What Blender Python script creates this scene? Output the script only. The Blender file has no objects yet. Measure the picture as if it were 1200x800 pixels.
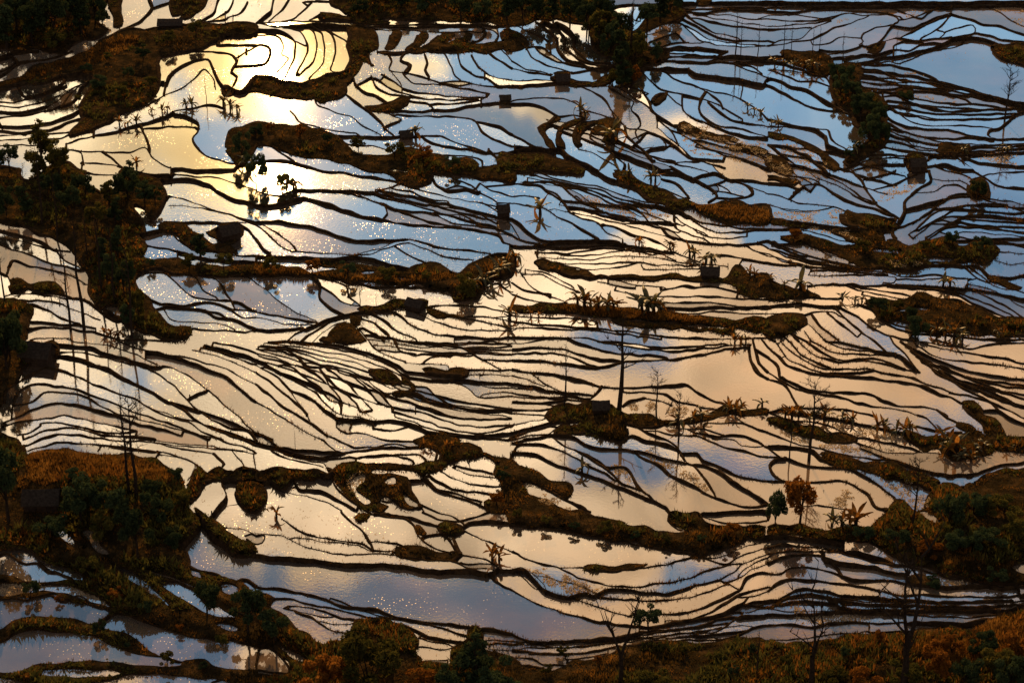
import bpy, math, random, time
import numpy as np
from mathutils import Vector, Matrix
from mathutils.geometry import delaunay_2d_cdt
T0 = time.time()
random.seed(7); RNG = np.random.default_rng(7)
scene = bpy.context.scene
COL = scene.collection
# ------------------------------------------------------------------ camera
CAM_H = 172.0
PITCH = math.radians(26.0)
HFOV = math.radians(28.0)
FPX = 600.0 / math.tan(HFOV / 2)            # focal length in photograph pixels (1200 x 800)
cam_d = bpy.data.cameras.new('camera'); cam = bpy.data.objects.new('camera', cam_d); COL.objects.link(cam)
cam.location = (0, 0, CAM_H); cam.rotation_euler = (math.radians(90) - PITCH, 0, 0)
cam_d.sensor_fit = 'HORIZONTAL'; cam_d.angle = HFOV; cam_d.clip_start = 1; cam_d.clip_end = 20000
scene.camera = cam
SP, CP = math.sin(PITCH), math.cos(PITCH)
def ray(u, v):
    """direction of sight through photograph pixel (u, v)"""
    a = (np.asarray(u, float) - 600) / FPX; b = -(np.asarray(v, float) - 400) / FPX
    return a, CP + b * SP, -SP + b * CP
# ------------------------------------------------------------------ sun and sky
_r = ray(320, 138)
SUN_AZ = math.degrees(math.atan2(float(_r[0]), float(_r[1])))       # from +Y towards +X
SUN_EL = math.degrees(math.atan2(-float(_r[2]), math.hypot(float(_r[0]), float(_r[1]))))
sx = math.cos(math.radians(SUN_EL)) * math.sin(math.radians(SUN_AZ))
sy = math.cos(math.radians(SUN_EL)) * math.cos(math.radians(SUN_AZ)); sz = math.sin(math.radians(SUN_EL))
sun_d = bpy.data.lights.new('sun', 'SUN'); sun = bpy.data.objects.new('sun', sun_d); COL.objects.link(sun)
sun_d.energy = 5.0; sun_d.angle = math.radians(0.53); sun_d.color = (1.0, 0.58, 0.22)
sun.rotation_euler = Vector((sx, sy, sz)).to_track_quat('Z', 'Y').to_euler()
scene.view_settings.view_transform = 'Standard'; scene.view_settings.look = 'None'
scene.view_settings.exposure = 0.40; scene.view_settings.gamma = 1.0
scene.view_settings.use_curve_mapping = False

class NT:
    """small helper for building node trees"""
    def __init__(s, tree): s.t = tree; tree.nodes.clear()
    def n(s, typ, ins=None, **props):
        nd = s.t.nodes.new(typ)
        for k, val in props.items(): setattr(nd, k, val)
        if ins:
            for k, val in ins.items(): s.set(nd, k, val)
        return nd
    def set(s, nd, k, val):
        sock = nd.inputs[k]
        if isinstance(val, bpy.types.NodeSocket): s.t.links.new(val, sock)
        elif isinstance(val, bpy.types.Node): s.t.links.new(val.outputs[0], sock)
        else: sock.default_value = val
    def m(s, op, a, b=None, c=None, clamp=False):
        nd = s.n('ShaderNodeMath', operation=op, use_clamp=clamp); s.set(nd, 0, a)
        if b is not None: s.set(nd, 1, b)
        if c is not None: s.set(nd, 2, c)
        return nd.outputs[0]
    def mix(s, f, a, b):
        nd = s.n('ShaderNodeMix', data_type='RGBA'); s.set(nd, 0, f); s.set(nd, 6, a); s.set(nd, 7, b); return nd.outputs[2]
    def ramp(s, f, stops, interp='LINEAR'):
        nd = s.n('ShaderNodeValToRGB'); s.set(nd, 0, f); cr = nd.color_ramp; cr.interpolation = interp
        while len(cr.elements) < len(stops): cr.elements.new(0.5)
        for e, (p, c) in zip(cr.elements, stops): e.position = p; e.color = (c[0], c[1], c[2], 1) if len(c) == 3 else c
        return nd.outputs[0]
    def noise(s, vec, scale, detail=3.0, rough=0.55, dist=0.0):
        nd = s.n('ShaderNodeTexNoise', {'Scale': scale, 'Detail': detail, 'Roughness': rough, 'Distortion': dist})
        if vec is not None: s.set(nd, 'Vector', vec)
        return nd

world = bpy.data.worlds.new('World'); scene.world = world; world.use_nodes = True
w = NT(world.node_tree)
sky = w.n('ShaderNodeTexSky', sky_type='NISHITA', sun_disc=False, sun_elevation=math.radians(SUN_EL),
          sun_rotation=math.radians(SUN_AZ), altitude=2000.0, air_density=1.0, dust_density=0.6, ozone_density=2.4)
tc = w.n('ShaderNodeTexCoord'); gen = tc.outputs['Generated']
sep = w.n('ShaderNodeSeparateXYZ', {0: gen})
AZ = w.m('MULTIPLY', w.m('ARCTAN2', sep.outputs[0], sep.outputs[1]), 57.29578)
EL = w.m('MULTIPLY', w.m('ARCSINE', sep.outputs[2]), 57.29578)
# cloud layer: flattened fractal noise
mp = w.n('ShaderNodeMapping', {'Vector': gen, 'Scale': (1.0, 1.0, 1.9)})
warp = w.noise(mp.outputs[0], 7.0, 4.0, 0.6)
ws = w.n('ShaderNodeSeparateXYZ', {0: warp.outputs['Color']})
AZw = w.m('ADD', AZ, w.m('MULTIPLY', w.m('SUBTRACT', ws.outputs[0], 0.5), 9.0))
ELw = w.m('ADD', EL, w.m('MULTIPLY', w.m('SUBTRACT', ws.outputs[1], 0.5), 6.0))
def sky_dir(u, v):
    r = ray(u, v)
    return (math.degrees(math.atan2(float(r[0]), float(r[1]))),
            math.degrees(math.atan2(-float(r[2]), math.hypot(float(r[0]), float(r[1])))))
DEGPX = 28.0 / 1200 / 0.97
def blob(u, v, ru, rv, amp):
    """an opening (amp < 0) or a bank (amp > 0) of cloud: soft region of the sky"""
    a0, e0 = sky_dir(u, v); amp *= 1.45 if amp < 0 and ru < 200 else 1.0
    ra = ru * DEGPX / math.cos(math.radians(e0)); re = rv * DEGPX
    da = w.m('DIVIDE', w.m('SUBTRACT', AZw, a0), ra); de = w.m('DIVIDE', w.m('SUBTRACT', ELw, e0), re)
    q = w.m('ADD', w.m('MULTIPLY', da, da), w.m('MULTIPLY', de, de))
    return w.m('MULTIPLY', w.m('EXPONENT', w.m('MULTIPLY', q, -1.0)), amp)
BLOBS = [  # gaps of blue between the evening clouds
    (1120, 140, 260, 120, -1.1), (1000, 60, 240, 90, -0.7), (930, 140, 90, 60, -0.35), (560, 165, 130, 34, -0.7), (430, 280, 190, 46, -0.95),
    (290, 345, 150, 34, -1.0), (880, 205, 210, 60, -0.75), (90, 660, 160, 50, -0.8), (60, 770, 160, 40, -0.85), (440, 690, 150, 38, -0.85),
    (740, 555, 70, 30, -0.6), (520, 460, 80, 22, -0.7), (880, 175, 110, 30, -0.4), (1060, 265, 220, 70, -1.0), (700, 230, 120, 40, -0.35),
    (620, 690, 90, 35, -0.4), (170, 440, 120, 22, -0.55), (1020, 720, 200, 45, -0.75), (400, 390, 60, 20, -0.3), (620, 720, 60, 30, -0.3),
    (300, 110, 260, 90, 0.5), (700, 90, 140, 50, 0.35), (760, 440, 300, 60, 0.3), (450, 620, 300, 30, 0.2)]
acc = None
for b in BLOBS:
    g = blob(*b); acc = g if acc is None else w.m('ADD', acc, g)
cn = w.noise(mp.outputs[0], 13.0, 7.0, 0.6, 0.5)
cover = w.m('ADD', w.m('ADD', w.m('MULTIPLY', w.m('SUBTRACT', cn.outputs[0], 0.5), 3.0), 0.44), acc)
# higher overhead the deck thins out
cover = w.m('SUBTRACT', cover, w.m('MULTIPLY', w.m('MAXIMUM', w.m('SUBTRACT', EL, 38.0), 0.0), 0.03))
cmask = w.n('ShaderNodeMapRange', {'Value': cover, 'From Min': 0.02, 'From Max': 0.24}, interpolation_type='SMOOTHSTEP').outputs[0]
dot = w.n('ShaderNodeVectorMath', {0: gen, 1: (sx, sy, sz)}, operation='DOT_PRODUCT').outputs['Value']
ang = w.m('MULTIPLY', w.m('ARCCOSINE', w.m('MINIMUM', dot, 1.0)), 57.29578)
ccol = w.ramp(w.m('DIVIDE', ang, 40.0), [(0.0, (1.25, 0.74, 0.20)), (0.05, (1.3, 0.90, 0.36)), (0.16, (1.38, 1.08, 0.68)), (0.27, (1.26, 0.92, 0.56)), (0.42, (0.98, 0.62, 0.33)), (0.7, (0.62, 0.37, 0.20)), (1.0, (0.40, 0.30, 0.26))])
shade = w.n('ShaderNodeMapRange', {'Value': w.noise(mp.outputs[0], 15.0, 6.0, 0.62, 0.6).outputs[0], 'From Min': 0.33, 'From Max': 0.68, 'To Min': 0.50, 'To Max': 1.35}).outputs[0]
ccol = w.n('ShaderNodeVectorMath', {0: ccol, 'Scale': shade}, operation='SCALE').outputs[0]
SKY_GAIN = 0.07; CLOUD_GAIN = 1.0
# thin high veil over the blue
veil = w.m('ADD', 0.04, w.m('MULTIPLY', w.n('ShaderNodeMapRange', {'Value': w.noise(mp.outputs[0], 20.0, 6.0, 0.62, 1.0).outputs[0], 'From Min': 0.38, 'From Max': 0.72}).outputs[0], 0.28))
stint = w.n('ShaderNodeVectorMath', {0: sky.outputs[0], 1: (0.74, 1.02, 1.0)}, operation='MULTIPLY').outputs[0]
bgs = w.n('ShaderNodeBackground', {'Color': stint, 'Strength': SKY_GAIN})
bgv = w.n('ShaderNodeBackground', {'Color': (0.46, 0.64, 0.70, 1), 'Strength': 1.0})
bg1 = w.n('ShaderNodeMixShader', {0: veil, 1: bgs.outputs[0], 2: bgv.outputs[0]})
bg2 = w.n('ShaderNodeBackground', {'Color': ccol, 'Strength': CLOUD_GAIN})
mxs = w.n('ShaderNodeMixShader', {0: cmask, 1: bg1.outputs[0], 2: bg2.outputs[0]})
w.n('ShaderNodeOutputWorld', {0: mxs.outputs[0]})

# ------------------------------------------------------------------ materials
def material(name):
    m = bpy.data.materials.new(name); m.use_nodes = True
    return m, NT(m.node_tree)
def principled_mat(name, colors, scale=1.5, rough=0.9, bump=0.0, bscale=6.0, transl=0.0, objvar=0.0, spec=0.0):
    m, t = material(name)
    g = t.n('ShaderNodeNewGeometry').outputs['Position']
    f = t.noise(g, scale, 5.0, 0.65).outputs[0]
    c = t.ramp(f, [(0.28 + 0.44 * i / max(1, len(colors) - 1), c) for i, c in enumerate(colors)])
    if objvar:
        oi = t.n('ShaderNodeObjectInfo').outputs['Random']
        c = t.n('ShaderNodeHueSaturation', {'Color': c, 'Value': t.m('ADD', 1 - objvar / 2, t.m('MULTIPLY', oi, objvar))}).outputs[0]
    p = t.n('ShaderNodeBsdfPrincipled', {'Base Color': c, 'Roughness': rough, 'Specular IOR Level': spec})
    if bump:
        b = t.n('ShaderNodeBump', {'Height': t.noise(g, bscale, 4.0, 0.7).outputs[0], 'Strength': bump, 'Distance': 0.3})
        t.set(p, 'Normal', b.outputs[0])
    out = p.outputs[0]
    if transl:
        tr = t.n('ShaderNodeBsdfTranslucent', {'Color': c})
        out = t.n('ShaderNodeMixShader', {0: transl, 1: p.outputs[0], 2: tr.outputs[0]}).outputs[0]
    t.n('ShaderNodeOutputMaterial', {0: out})
    return m
def water_mat():
    m, t = material('muddy_water')
    g = t.n('ShaderNodeNewGeometry').outputs['Position']
    oi = t.n('ShaderNodeObjectInfo').outputs['Random']
    mud = t.ramp(t.noise(g, 0.06, 4.0, 0.6).outputs[0], [(0.3, (0.06, 0.05, 0.042)), (0.5, (0.12, 0.085, 0.055)), (0.7, (0.22, 0.13, 0.07))])
    mud = t.n('ShaderNodeHueSaturation', {'Color': mud, 'Value': t.m('ADD', 0.5, oi)}).outputs[0]
    rip = t.noise(g, 1.6, 3.0, 0.6).outputs[0]
    wp = t.noise(g, 0.05, 2.0).outputs[0]
    bmp = t.n('ShaderNodeBump', {'Height': rip, 'Strength': t.m('MULTIPLY', t.m('ADD', t.m('MULTIPLY', wp, 0.4), t.m('MULTIPLY', t.m('POWER', t.m('FRACT', t.m('MULTIPLY', oi, 7.3)), 4.0), 3.0)), 0.02), 'Distance': 0.3}).outputs[0]
    dif = t.n('ShaderNodeBsdfDiffuse', {'Color': mud})
    g1 = t.n('ShaderNodeBsdfGlossy', {'Color': (1, 1, 1, 1), 'Roughness': 0.03, 'Normal': bmp})
    g2 = t.n('ShaderNodeBsdfGlossy', {'Color': (1, 0.78, 0.45, 1), 'Roughness': 0.15})
    # sun glitter imitated by added specks of rougher, warm-tinted gloss
    vor = t.n('ShaderNodeTexVoronoi', {'Vector': g, 'Scale': 2.1, 'Randomness': 1.0})
    sp = t.n('ShaderNodeMapRange', {'Value': vor.outputs['Distance'], 'From Min': 0.24, 'From Max': 0.12})
    pat = t.n('ShaderNodeMapRange', {'Value': t.noise(g, 0.10, 5.0, 0.65).outputs[0], 'From Min': 0.50, 'From Max': 0.62})
    rnd = t.n('ShaderNodeMapRange', {'Value': t.n('ShaderNodeSeparateColor', {0: vor.outputs['Color']}).outputs[0], 'From Min': 0.45, 'From Max': 0.55})
    speck = t.m('MULTIPLY', t.m('MULTIPLY', sp.outputs[0], pat.outputs[0]), rnd.outputs[0])
    g3 = t.n('ShaderNodeBsdfGlossy', {'Color': (1, 0.9, 0.75, 1), 'Roughness': 0.30})
    gl = t.n('ShaderNodeMixShader', {0: 0.0005, 1: g1.outputs[0], 2: g2.outputs[0]})
    gl = t.n('ShaderNodeMixShader', {0: t.m('MULTIPLY', speck, 0.5), 1: gl.outputs[0], 2: g3.outputs[0]})
    lw = t.n('ShaderNodeLayerWeight', {'Blend': 0.5})
    fr = t.n('ShaderNodeMapRange', {'Value': lw.outputs['Facing'], 'From Min': 0.40, 'From Max': 0.75, 'To Min': 0.38, 'To Max': 0.90})
    turb = t.m('POWER', t.m('FRACT', t.m('MULTIPLY', oi, 13.7)), 2.0)
    fr2 = t.m('MULTIPLY', fr.outputs[0], t.m('SUBTRACT', 1.0, t.m('MULTIPLY', turb, 0.62)))
    mx = t.n('ShaderNodeMixShader', {0: fr2, 1: dif.outputs[0], 2: gl.outputs[0]})
    t.n('ShaderNodeOutputMaterial', {0: mx.outputs[0]})
    return m
M = {}
M['water'] = water_mat()
M['bund'] = principled_mat('wet_earth_bund', [(0.010, 0.007, 0.005), (0.028, 0.018, 0.010), (0.060, 0.038, 0.018)], 1.1, 0.95, 0.8, 3.0)
M['earth'] = principled_mat('bank_earth', [(0.006, 0.005, 0.003), (0.026, 0.018, 0.008), (0.085, 0.046, 0.016)], 0.35, 0.95, 0.9, 1.6)
M['ground'] = principled_mat('ground_earth', [(0.02, 0.018, 0.008), (0.05, 0.035, 0.018)], 0.1, 0.95, 0.5, 1.0)
TILES = {}
TILES[0,0] = """
D -800,-160 480,-160 480,60 455,100 520,140 440,190 380,200 290,255 210,240 100,235 0,225 -800,225
E -800,400 0,390 60,380 130,340 200,310 300,280 400,240 480,190 560,150 640,140 740,130 870,125 1200,110 1200,160 1060,160 1010,200 850,240 750,275 740,300 750,370 740,420 690,480 600,520 520,560 430,590 330,640 400,560 380,500 420,420 435,370 405,345 300,360 90,400 0,420 -800,430
O -800,400 0,390 60,380 130,340 200,310 300,280 400,240 480,190 560,170 660,180 600,230 480,290 380,320 250,340 130,370 0,410
E 525,-160 570,-160 565,0 560,60 570,120 530,130 525,60
700,0 710,40 650,110 570,140
710,40 760,20 810,10
E 810,-160 835,-160 840,70 810,80 805,30
E 850,-160 990,-160 970,0 940,60 890,90 850,80
1025,0 1000,60 940,100 870,115
1090,0 1070,50 1000,95 900,115
1160,10 1130,60 1040,95
1030,190 1110,175 1200,170
t 1020,215 1100,212 1200,215
0,265 70,240 150,235
0,285 100,255 180,245
t 0,340 90,290 200,285 280,265 340,240
t 0,360 60,320 130,290
85,405 200,385 300,375
85,405 110,450 160,450 250,420 300,385
0,475 60,480 200,440 310,400
0,500 90,505 200,480 280,450
0,520 100,525 210,500
210,515 260,480 330,420 380,395
285,505 320,450 380,400
285,505 340,480 380,420 430,375
0,550 100,545 200,525 330,480 380,440
0,590 120,590 250,570 330,540 400,500
0,610 110,620 240,605 330,570 420,545
0,640 120,630 300,625 430,600
0,660 140,650 280,650 340,630
0,690 100,680 200,685
t 310,675 430,640 540,620 600,595 680,580 760,550 820,520 900,510 980,495 1050,510
640,510 700,490 770,450 840,420 900,380 955,325 1000,370 1010,420
t 770,440 790,360 820,325 880,295 930,280 975,280 1000,325 1020,380 1050,410
750,275 840,250 920,245
t 920,245 1000,245 1080,255 1110,290 1085,340 1110,360 1090,410 1070,430
t 820,535 880,545 930,575 930,620 905,650 930,700 970,735 1040,750 1110,775
t 670,605 800,595 915,598
t 665,600 690,660 700,710
t 310,705 480,712 600,715 680,695 720,740 780,780 850,790 950,795 1100,790
480,712 530,750 580,790
380,765 460,765 550,780
"""
TILES[1,0] = """
D 390,-160 1200,-160 1200,110 1090,100 900,95 800,95 700,90 640,80 560,90 470,85 430,60 400,30 350,5
0,100 100,105 300,100 420,100 500,115 700,120 900,115 1200,115
t 0,120 100,125 300,115 430,120
80,0 70,50 20,90
150,0 130,40 60,100
260,10 190,80 130,100
310,60 250,95
220,10 290,5
E 300,60 420,75 500,85 620,110 400,100 320,95
350,10 430,30 470,60
F 2 | 480,125 700,130 900,125 1060,122 1200,130 | 560,140 690,142 800,150 920,150 1010,150 1060,150
780,130 1040,130 1100,140 1140,170 1120,200
E 640,145 680,150 660,210 640,235 600,235 625,190
E 770,155 805,160 790,190 740,240 700,235 740,200
E 870,160 925,155 920,190 840,215 760,235 830,195
E 980,155 1015,160 1000,190 930,200 900,200 970,180
t 1060,130 1075,160 1050,190 1010,200
E 570,245 750,238 800,215 900,200 1000,200 1120,205 1200,200 1230,220 1200,240 1100,245 900,245 720,250 600,255
1130,130 1135,170 1120,200
t 0,165 60,165 110,180 130,220 120,260 150,275 100,340
t -40,240 20,212 60,222 66,260 45,300 0,310
t 0,140 100,140 150,160 185,210 180,270 140,350 120,380
t 130,130 210,150 240,200 240,250 190,350
180,195 230,215
t 160,120 230,130 270,150 285,200 270,280 205,350
t 280,140 310,160 320,230 310,300 250,370
t 300,130 350,155 370,200 365,290 350,330 375,340 420,330
300,120 440,125
340,145 440,205
E 440,120 550,140 570,230 530,250 560,320 520,300 470,290 440,340 400,380 420,320 440,290 440,200
470,140 490,180 470,230 450,290 400,370
E -150,400 -80,420 0,350 120,385 250,375 350,350 420,340 500,285 400,410 330,440 270,455 160,465 60,440 0,430 -60,440 -140,450
E 270,440 400,390 410,440 330,465 300,480
t 270,455 290,490 360,520 440,545 480,575 580,630
t 400,420 430,450 500,500 550,540 590,575 600,600 640,630
t 160,520 200,570 260,590 350,610 470,625 490,640
E 510,500 600,490 650,480 690,455 715,465 700,490 650,520 560,525 520,515
t 610,530 650,550 680,560 610,590
t 620,520 780,525 850,520 920,515 1000,500 1120,485 1200,485
t 460,370 470,400 520,440 560,450 620,490
470,400 540,360
t 540,355 560,400 620,440 700,450 780,465 900,470 1040,465
560,370 600,400 700,440 780,460
590,350 640,380 700,420 760,435 850,445 960,455 1080,455
635,335 660,370 680,400
t 620,255 635,290 625,330 700,345 760,355 860,390 970,400
t 700,250 680,285 720,310 700,345
t 790,255 805,300 795,330 810,360
700,360 750,395 850,395 900,400 990,420 1090,440
t 885,255 915,320 925,350 960,380
860,390 960,380 1020,395 1110,410 1200,415
t 945,250 965,310 1000,340 1080,370 1130,400 1200,405
t 1010,260 1050,320 1100,355 1200,375
1095,250 1130,280 1200,320
1160,245 1200,290
700,470 800,485 830,510
815,490 950,485 1050,470
t 660,540 780,545 850,548 940,550 1020,565 1060,620 1130,660 1200,680
t 1020,565 1100,580 1200,630
t 380,640 500,640 560,645 700,640 790,635 870,640 930,665 1000,690 1100,720 1200,715
t 790,650 850,680 1000,700 1090,720
390,655 440,680 560,685 650,715
870,730 1000,735 1060,755 1060,790
1090,700 1150,760 1180,800
E -140,690 -120,620 -60,590 0,575 100,590 210,575 260,600 380,635 420,690 500,730 640,725 720,690 770,700 850,730 1010,745 1050,790 1000,810 900,815 760,800 560,800 430,765 280,740 130,710 60,690 0,690 -60,760 -100,770
80,690 150,740 260,790
0,760 100,750 180,760 300,800
"""
TILES[2,0] = """
D 0,-160 450,-160 450,30 520,110 560,150 620,90 680,40 740,-10 800,60 720,110 640,150 600,190 700,230 740,270 620,320 600,350 560,400 500,400 490,330 480,290 430,270 380,210 350,130 300,110 210,95 130,90 0,115
490,30 570,20 700,20
570,40 570,90 600,100
620,30 600,70
30,125 100,160 160,190 180,240
E -40,140 0,140 40,150 80,200 40,230 0,235 -40,225
70,225 140,220 180,250 250,295 330,320
110,225 130,250 200,285 290,310 350,320
t 110,105 160,140 210,185 215,230 260,280 330,300 400,320 480,315
t 150,100 210,140 245,180 250,230 300,275 360,300 480,315
t 210,105 270,150 290,190 290,220 320,260 350,285 480,310
0,285 60,320 190,350
70,230 90,270 170,310 280,340
0,325 80,340 180,355
0,380 200,378
t 0,400 100,400 200,390 300,390 420,405 560,410 640,440
280,345 400,330 480,330
E 200,345 270,340 270,370 390,385 480,345 480,370 400,400 200,385
0,415 150,410 300,395
t 300,395 360,420 420,460 450,490 470,520
0,475 100,460 200,460 250,465 300,490 330,515 440,550 480,555
0,490 100,490 180,520 220,545 290,535 330,550
E 215,545 225,560 150,610 165,650 195,695 175,690 145,640 130,600
E 335,552 340,565 240,605 225,640 240,690 222,685 205,640 220,605 260,578
E 470,562 400,568 330,590 300,640 308,690 330,690 325,640 350,605 400,585
E 370,620 420,580 480,560 510,640 490,670 430,660 440,640 390,630
370,620 365,650 440,675 500,650
t 0,630 50,660 120,690 230,700 270,740 370,780 400,800
0,690 150,695 210,740 300,770
E -60,720 0,720 160,725 250,760 330,800 0,800 -60,790
310,700 380,720 430,750 480,780 500,800
t 460,415 520,450 570,480 560,510 590,550 600,590 580,620 590,650
500,415 550,440 570,460 640,500 670,530 680,570 680,600
t 610,420 640,470 660,520 710,560 760,590
E 660,480 720,440 715,462 670,490
t 610,340 660,390 720,430 790,440 870,460 920,475 970,490
720,435 770,480 800,500
t 800,450 800,520 860,560 890,570
t 890,460 880,510 895,550 960,590 1050,600 1200,640
620,320 740,320 830,320
t 600,330 720,340 760,370 840,400 930,440 980,480 990,510
830,325 860,345 960,360 1060,375 1200,400
t 1080,380 1080,420 1070,465
860,410 940,430 1050,460 1130,500 1200,550
t 920,480 960,520 1000,550 1080,575 1200,600
960,490 1030,530 1080,560 1080,575
930,290 1030,300 1100,330 1160,350 1200,365
1060,290 1130,320 1170,345
740,110 790,115 830,150 880,190 950,210 1060,220 1200,220
760,100 850,140 920,180 1010,200 1200,210
790,85 880,130 960,170 1050,190 1200,190
830,85 900,130 950,155 1060,180
860,85 960,110 1040,125 1200,140
870,75 980,90 1100,110 1200,130
630,165 700,150 770,150
640,200 700,180 770,155 820,200 880,205
740,210 830,200
700,230 860,220 1000,245
650,225 800,240 900,230 1010,240
740,270 850,260 960,265 1010,245
750,285 900,295 980,270 1030,260 1200,270
730,0 800,50 900,60 1010,45 1200,60
780,20 900,15 1100,10 1200,20
850,65 1000,70 1100,90 1200,90
E 850,-60 940,-60 940,0 920,20 880,20
510,570 540,600 600,610 690,640 770,690 830,740
t 530,590 540,640 600,690 630,730 660,760
570,650 640,620 700,650 720,690 650,690
500,660 560,690 640,730 720,760 850,760
440,675 480,730 530,770
680,600 740,650 800,700 850,740 990,755
680,560 730,600 760,640
560,690 600,660
650,700 700,690 760,690
S 770,590 900,590 1000,600 1060,640 1200,680 1200,760 1100,740 1000,720 900,670 800,620
T 770,590 900,640 1000,675 1100,700 1200,740
t 790,625 900,690 1000,730 1100,755 1200,780
E 780,590 880,600 980,640 1060,655 1050,670 960,660 860,635
E 1020,690 1120,690 1200,705 1200,725 1100,715
S 800,620 900,650 1000,680 1200,690 1200,800 1000,740 850,720
890,570 960,600 1100,640 1200,650
830,740 900,760 1000,790
720,760 900,800
"""
TILES[3,0] = """
0,20 150,10 180,20 200,45 300,50 420,55 560,60
0,50 100,60 180,50
0,75 120,70 250,90 300,80 420,60 570,70 620,80
0,90 100,100 220,100 300,90
0,120 100,120 220,110 290,95
0,140 80,135 200,130
0,215 60,190 150,180 200,140 290,100
0,225 100,200 200,190 260,160 320,130 360,120 440,90 470,75
210,210 290,205 330,180 440,180
240,235 350,240 440,210
440,75 560,70 610,95 570,120 500,135 450,155 440,180 450,195 430,210
600,110 560,150 520,200 480,215 450,215
640,65 720,85 750,60 800,40 900,30 960,30
620,95 690,80 760,50 860,40
580,120 660,130 720,110 790,80 860,65
520,200 600,180 690,190 780,180 860,175
610,185 660,160 740,120 800,90 850,65
860,65 840,90 790,140 760,160 720,180
790,140 830,155 810,175
830,150 900,130 960,120 970,150 900,170 830,180
860,65 960,90 1000,110 1080,120 1160,150 1200,160
960,40 1050,45 1090,60 1150,100 1200,125
S 640,60 740,40 720,70 660,90
S 330,95 380,90 360,120 320,115
S 1060,40 1240,30 1240,130 1130,100 1080,70
970,155 1050,170 1090,185 1200,195
t 860,180 960,175 1040,190 1100,215 1200,215
590,240 590,215 650,195 720,200
350,280 430,260 510,260 590,235 660,240 720,210 780,205
360,290 450,290 550,270 640,260 700,240 780,225 850,190
t 360,310 470,300 570,290 620,300 700,270 760,240 850,225 910,210 920,185
E 470,225 540,200 530,220 500,250 470,245
T 450,310 560,310 650,325 730,350 770,370 820,395 920,420 1000,445 1090,465 1200,490
420,330 520,330 580,360 640,385 740,390 800,410 900,440 1000,470 1140,500
420,350 500,360 560,380 650,390
430,365 540,380 600,390
420,385 520,400 600,400 650,410 780,420 870,450
430,410 560,420 620,410
t 500,435 600,435
E 600,440 630,415 670,420 670,450 620,455
680,430 760,435 860,450 930,470
S 650,325 730,350 720,370 640,350
S 690,450 800,460 900,470 860,485 740,475
t 540,455 600,450 660,480 760,510 860,525 960,520 1160,510
670,460 780,480 860,485 1000,490 1100,510 1200,515
550,490 620,530 700,545 830,560 960,555 1080,550 1150,545
550,480 580,510 680,575 780,590 900,590 1000,595 1060,605
550,545 640,590 740,605 840,605 930,630 1050,650
550,575 620,610 720,640 840,650 1020,645
t 1150,540 1130,570 1080,600 1040,610 1030,635 1060,650 1200,650
550,605 640,640 740,670 830,680
550,630 620,650 700,690 820,705
540,660 620,670 700,700 790,705
E 800,680 870,680 940,700 860,720 790,710
540,690 620,705 720,720 860,725
400,745 480,730 600,725 700,740
390,780 500,745 600,740 650,745
400,800 520,770 640,770
920,720 1050,720 1200,710
860,725 960,690 1060,680 1200,690
750,750 820,730 920,740 1000,760 1200,780
740,780 830,770 900,790
S 880,730 960,710 1060,715 1240,715 1240,770 1080,765 960,740
E 650,740 740,735 740,790 670,790
E 290,330 360,310 430,330 420,400 500,440 545,500 550,640 530,690 440,740 380,780 360,760 430,700 480,650 410,580 400,540 330,490 300,450 300,380
E 60,250 130,240 290,270 290,340 240,350 180,320 100,290
0,280 60,295 150,325 200,350 270,365 300,410
0,310 90,330 190,345
0,350 70,350 130,380 230,385 300,420 310,470
0,365 60,380 100,405 180,420 240,455 300,490
t 0,405 60,430 130,470 220,510 300,520 370,535 420,570
t 0,570 60,575 150,595 230,610 270,640 280,680 330,700 390,720
0,590 100,590
t 230,605 280,610 300,655 350,690 390,710
E 0,620 60,630 150,655 220,690 280,730 330,790 310,800 250,740 170,690 80,655 0,640
T 0,660 80,690 170,730 250,790 280,820
t 0,700 80,740 150,790
E 0,735 50,750 120,800 100,830 0,790
S 40,690 150,680 230,730 290,800 150,790 60,740
E 1060,220 1240,215 1240,300 1130,290 1090,270
"""
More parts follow.
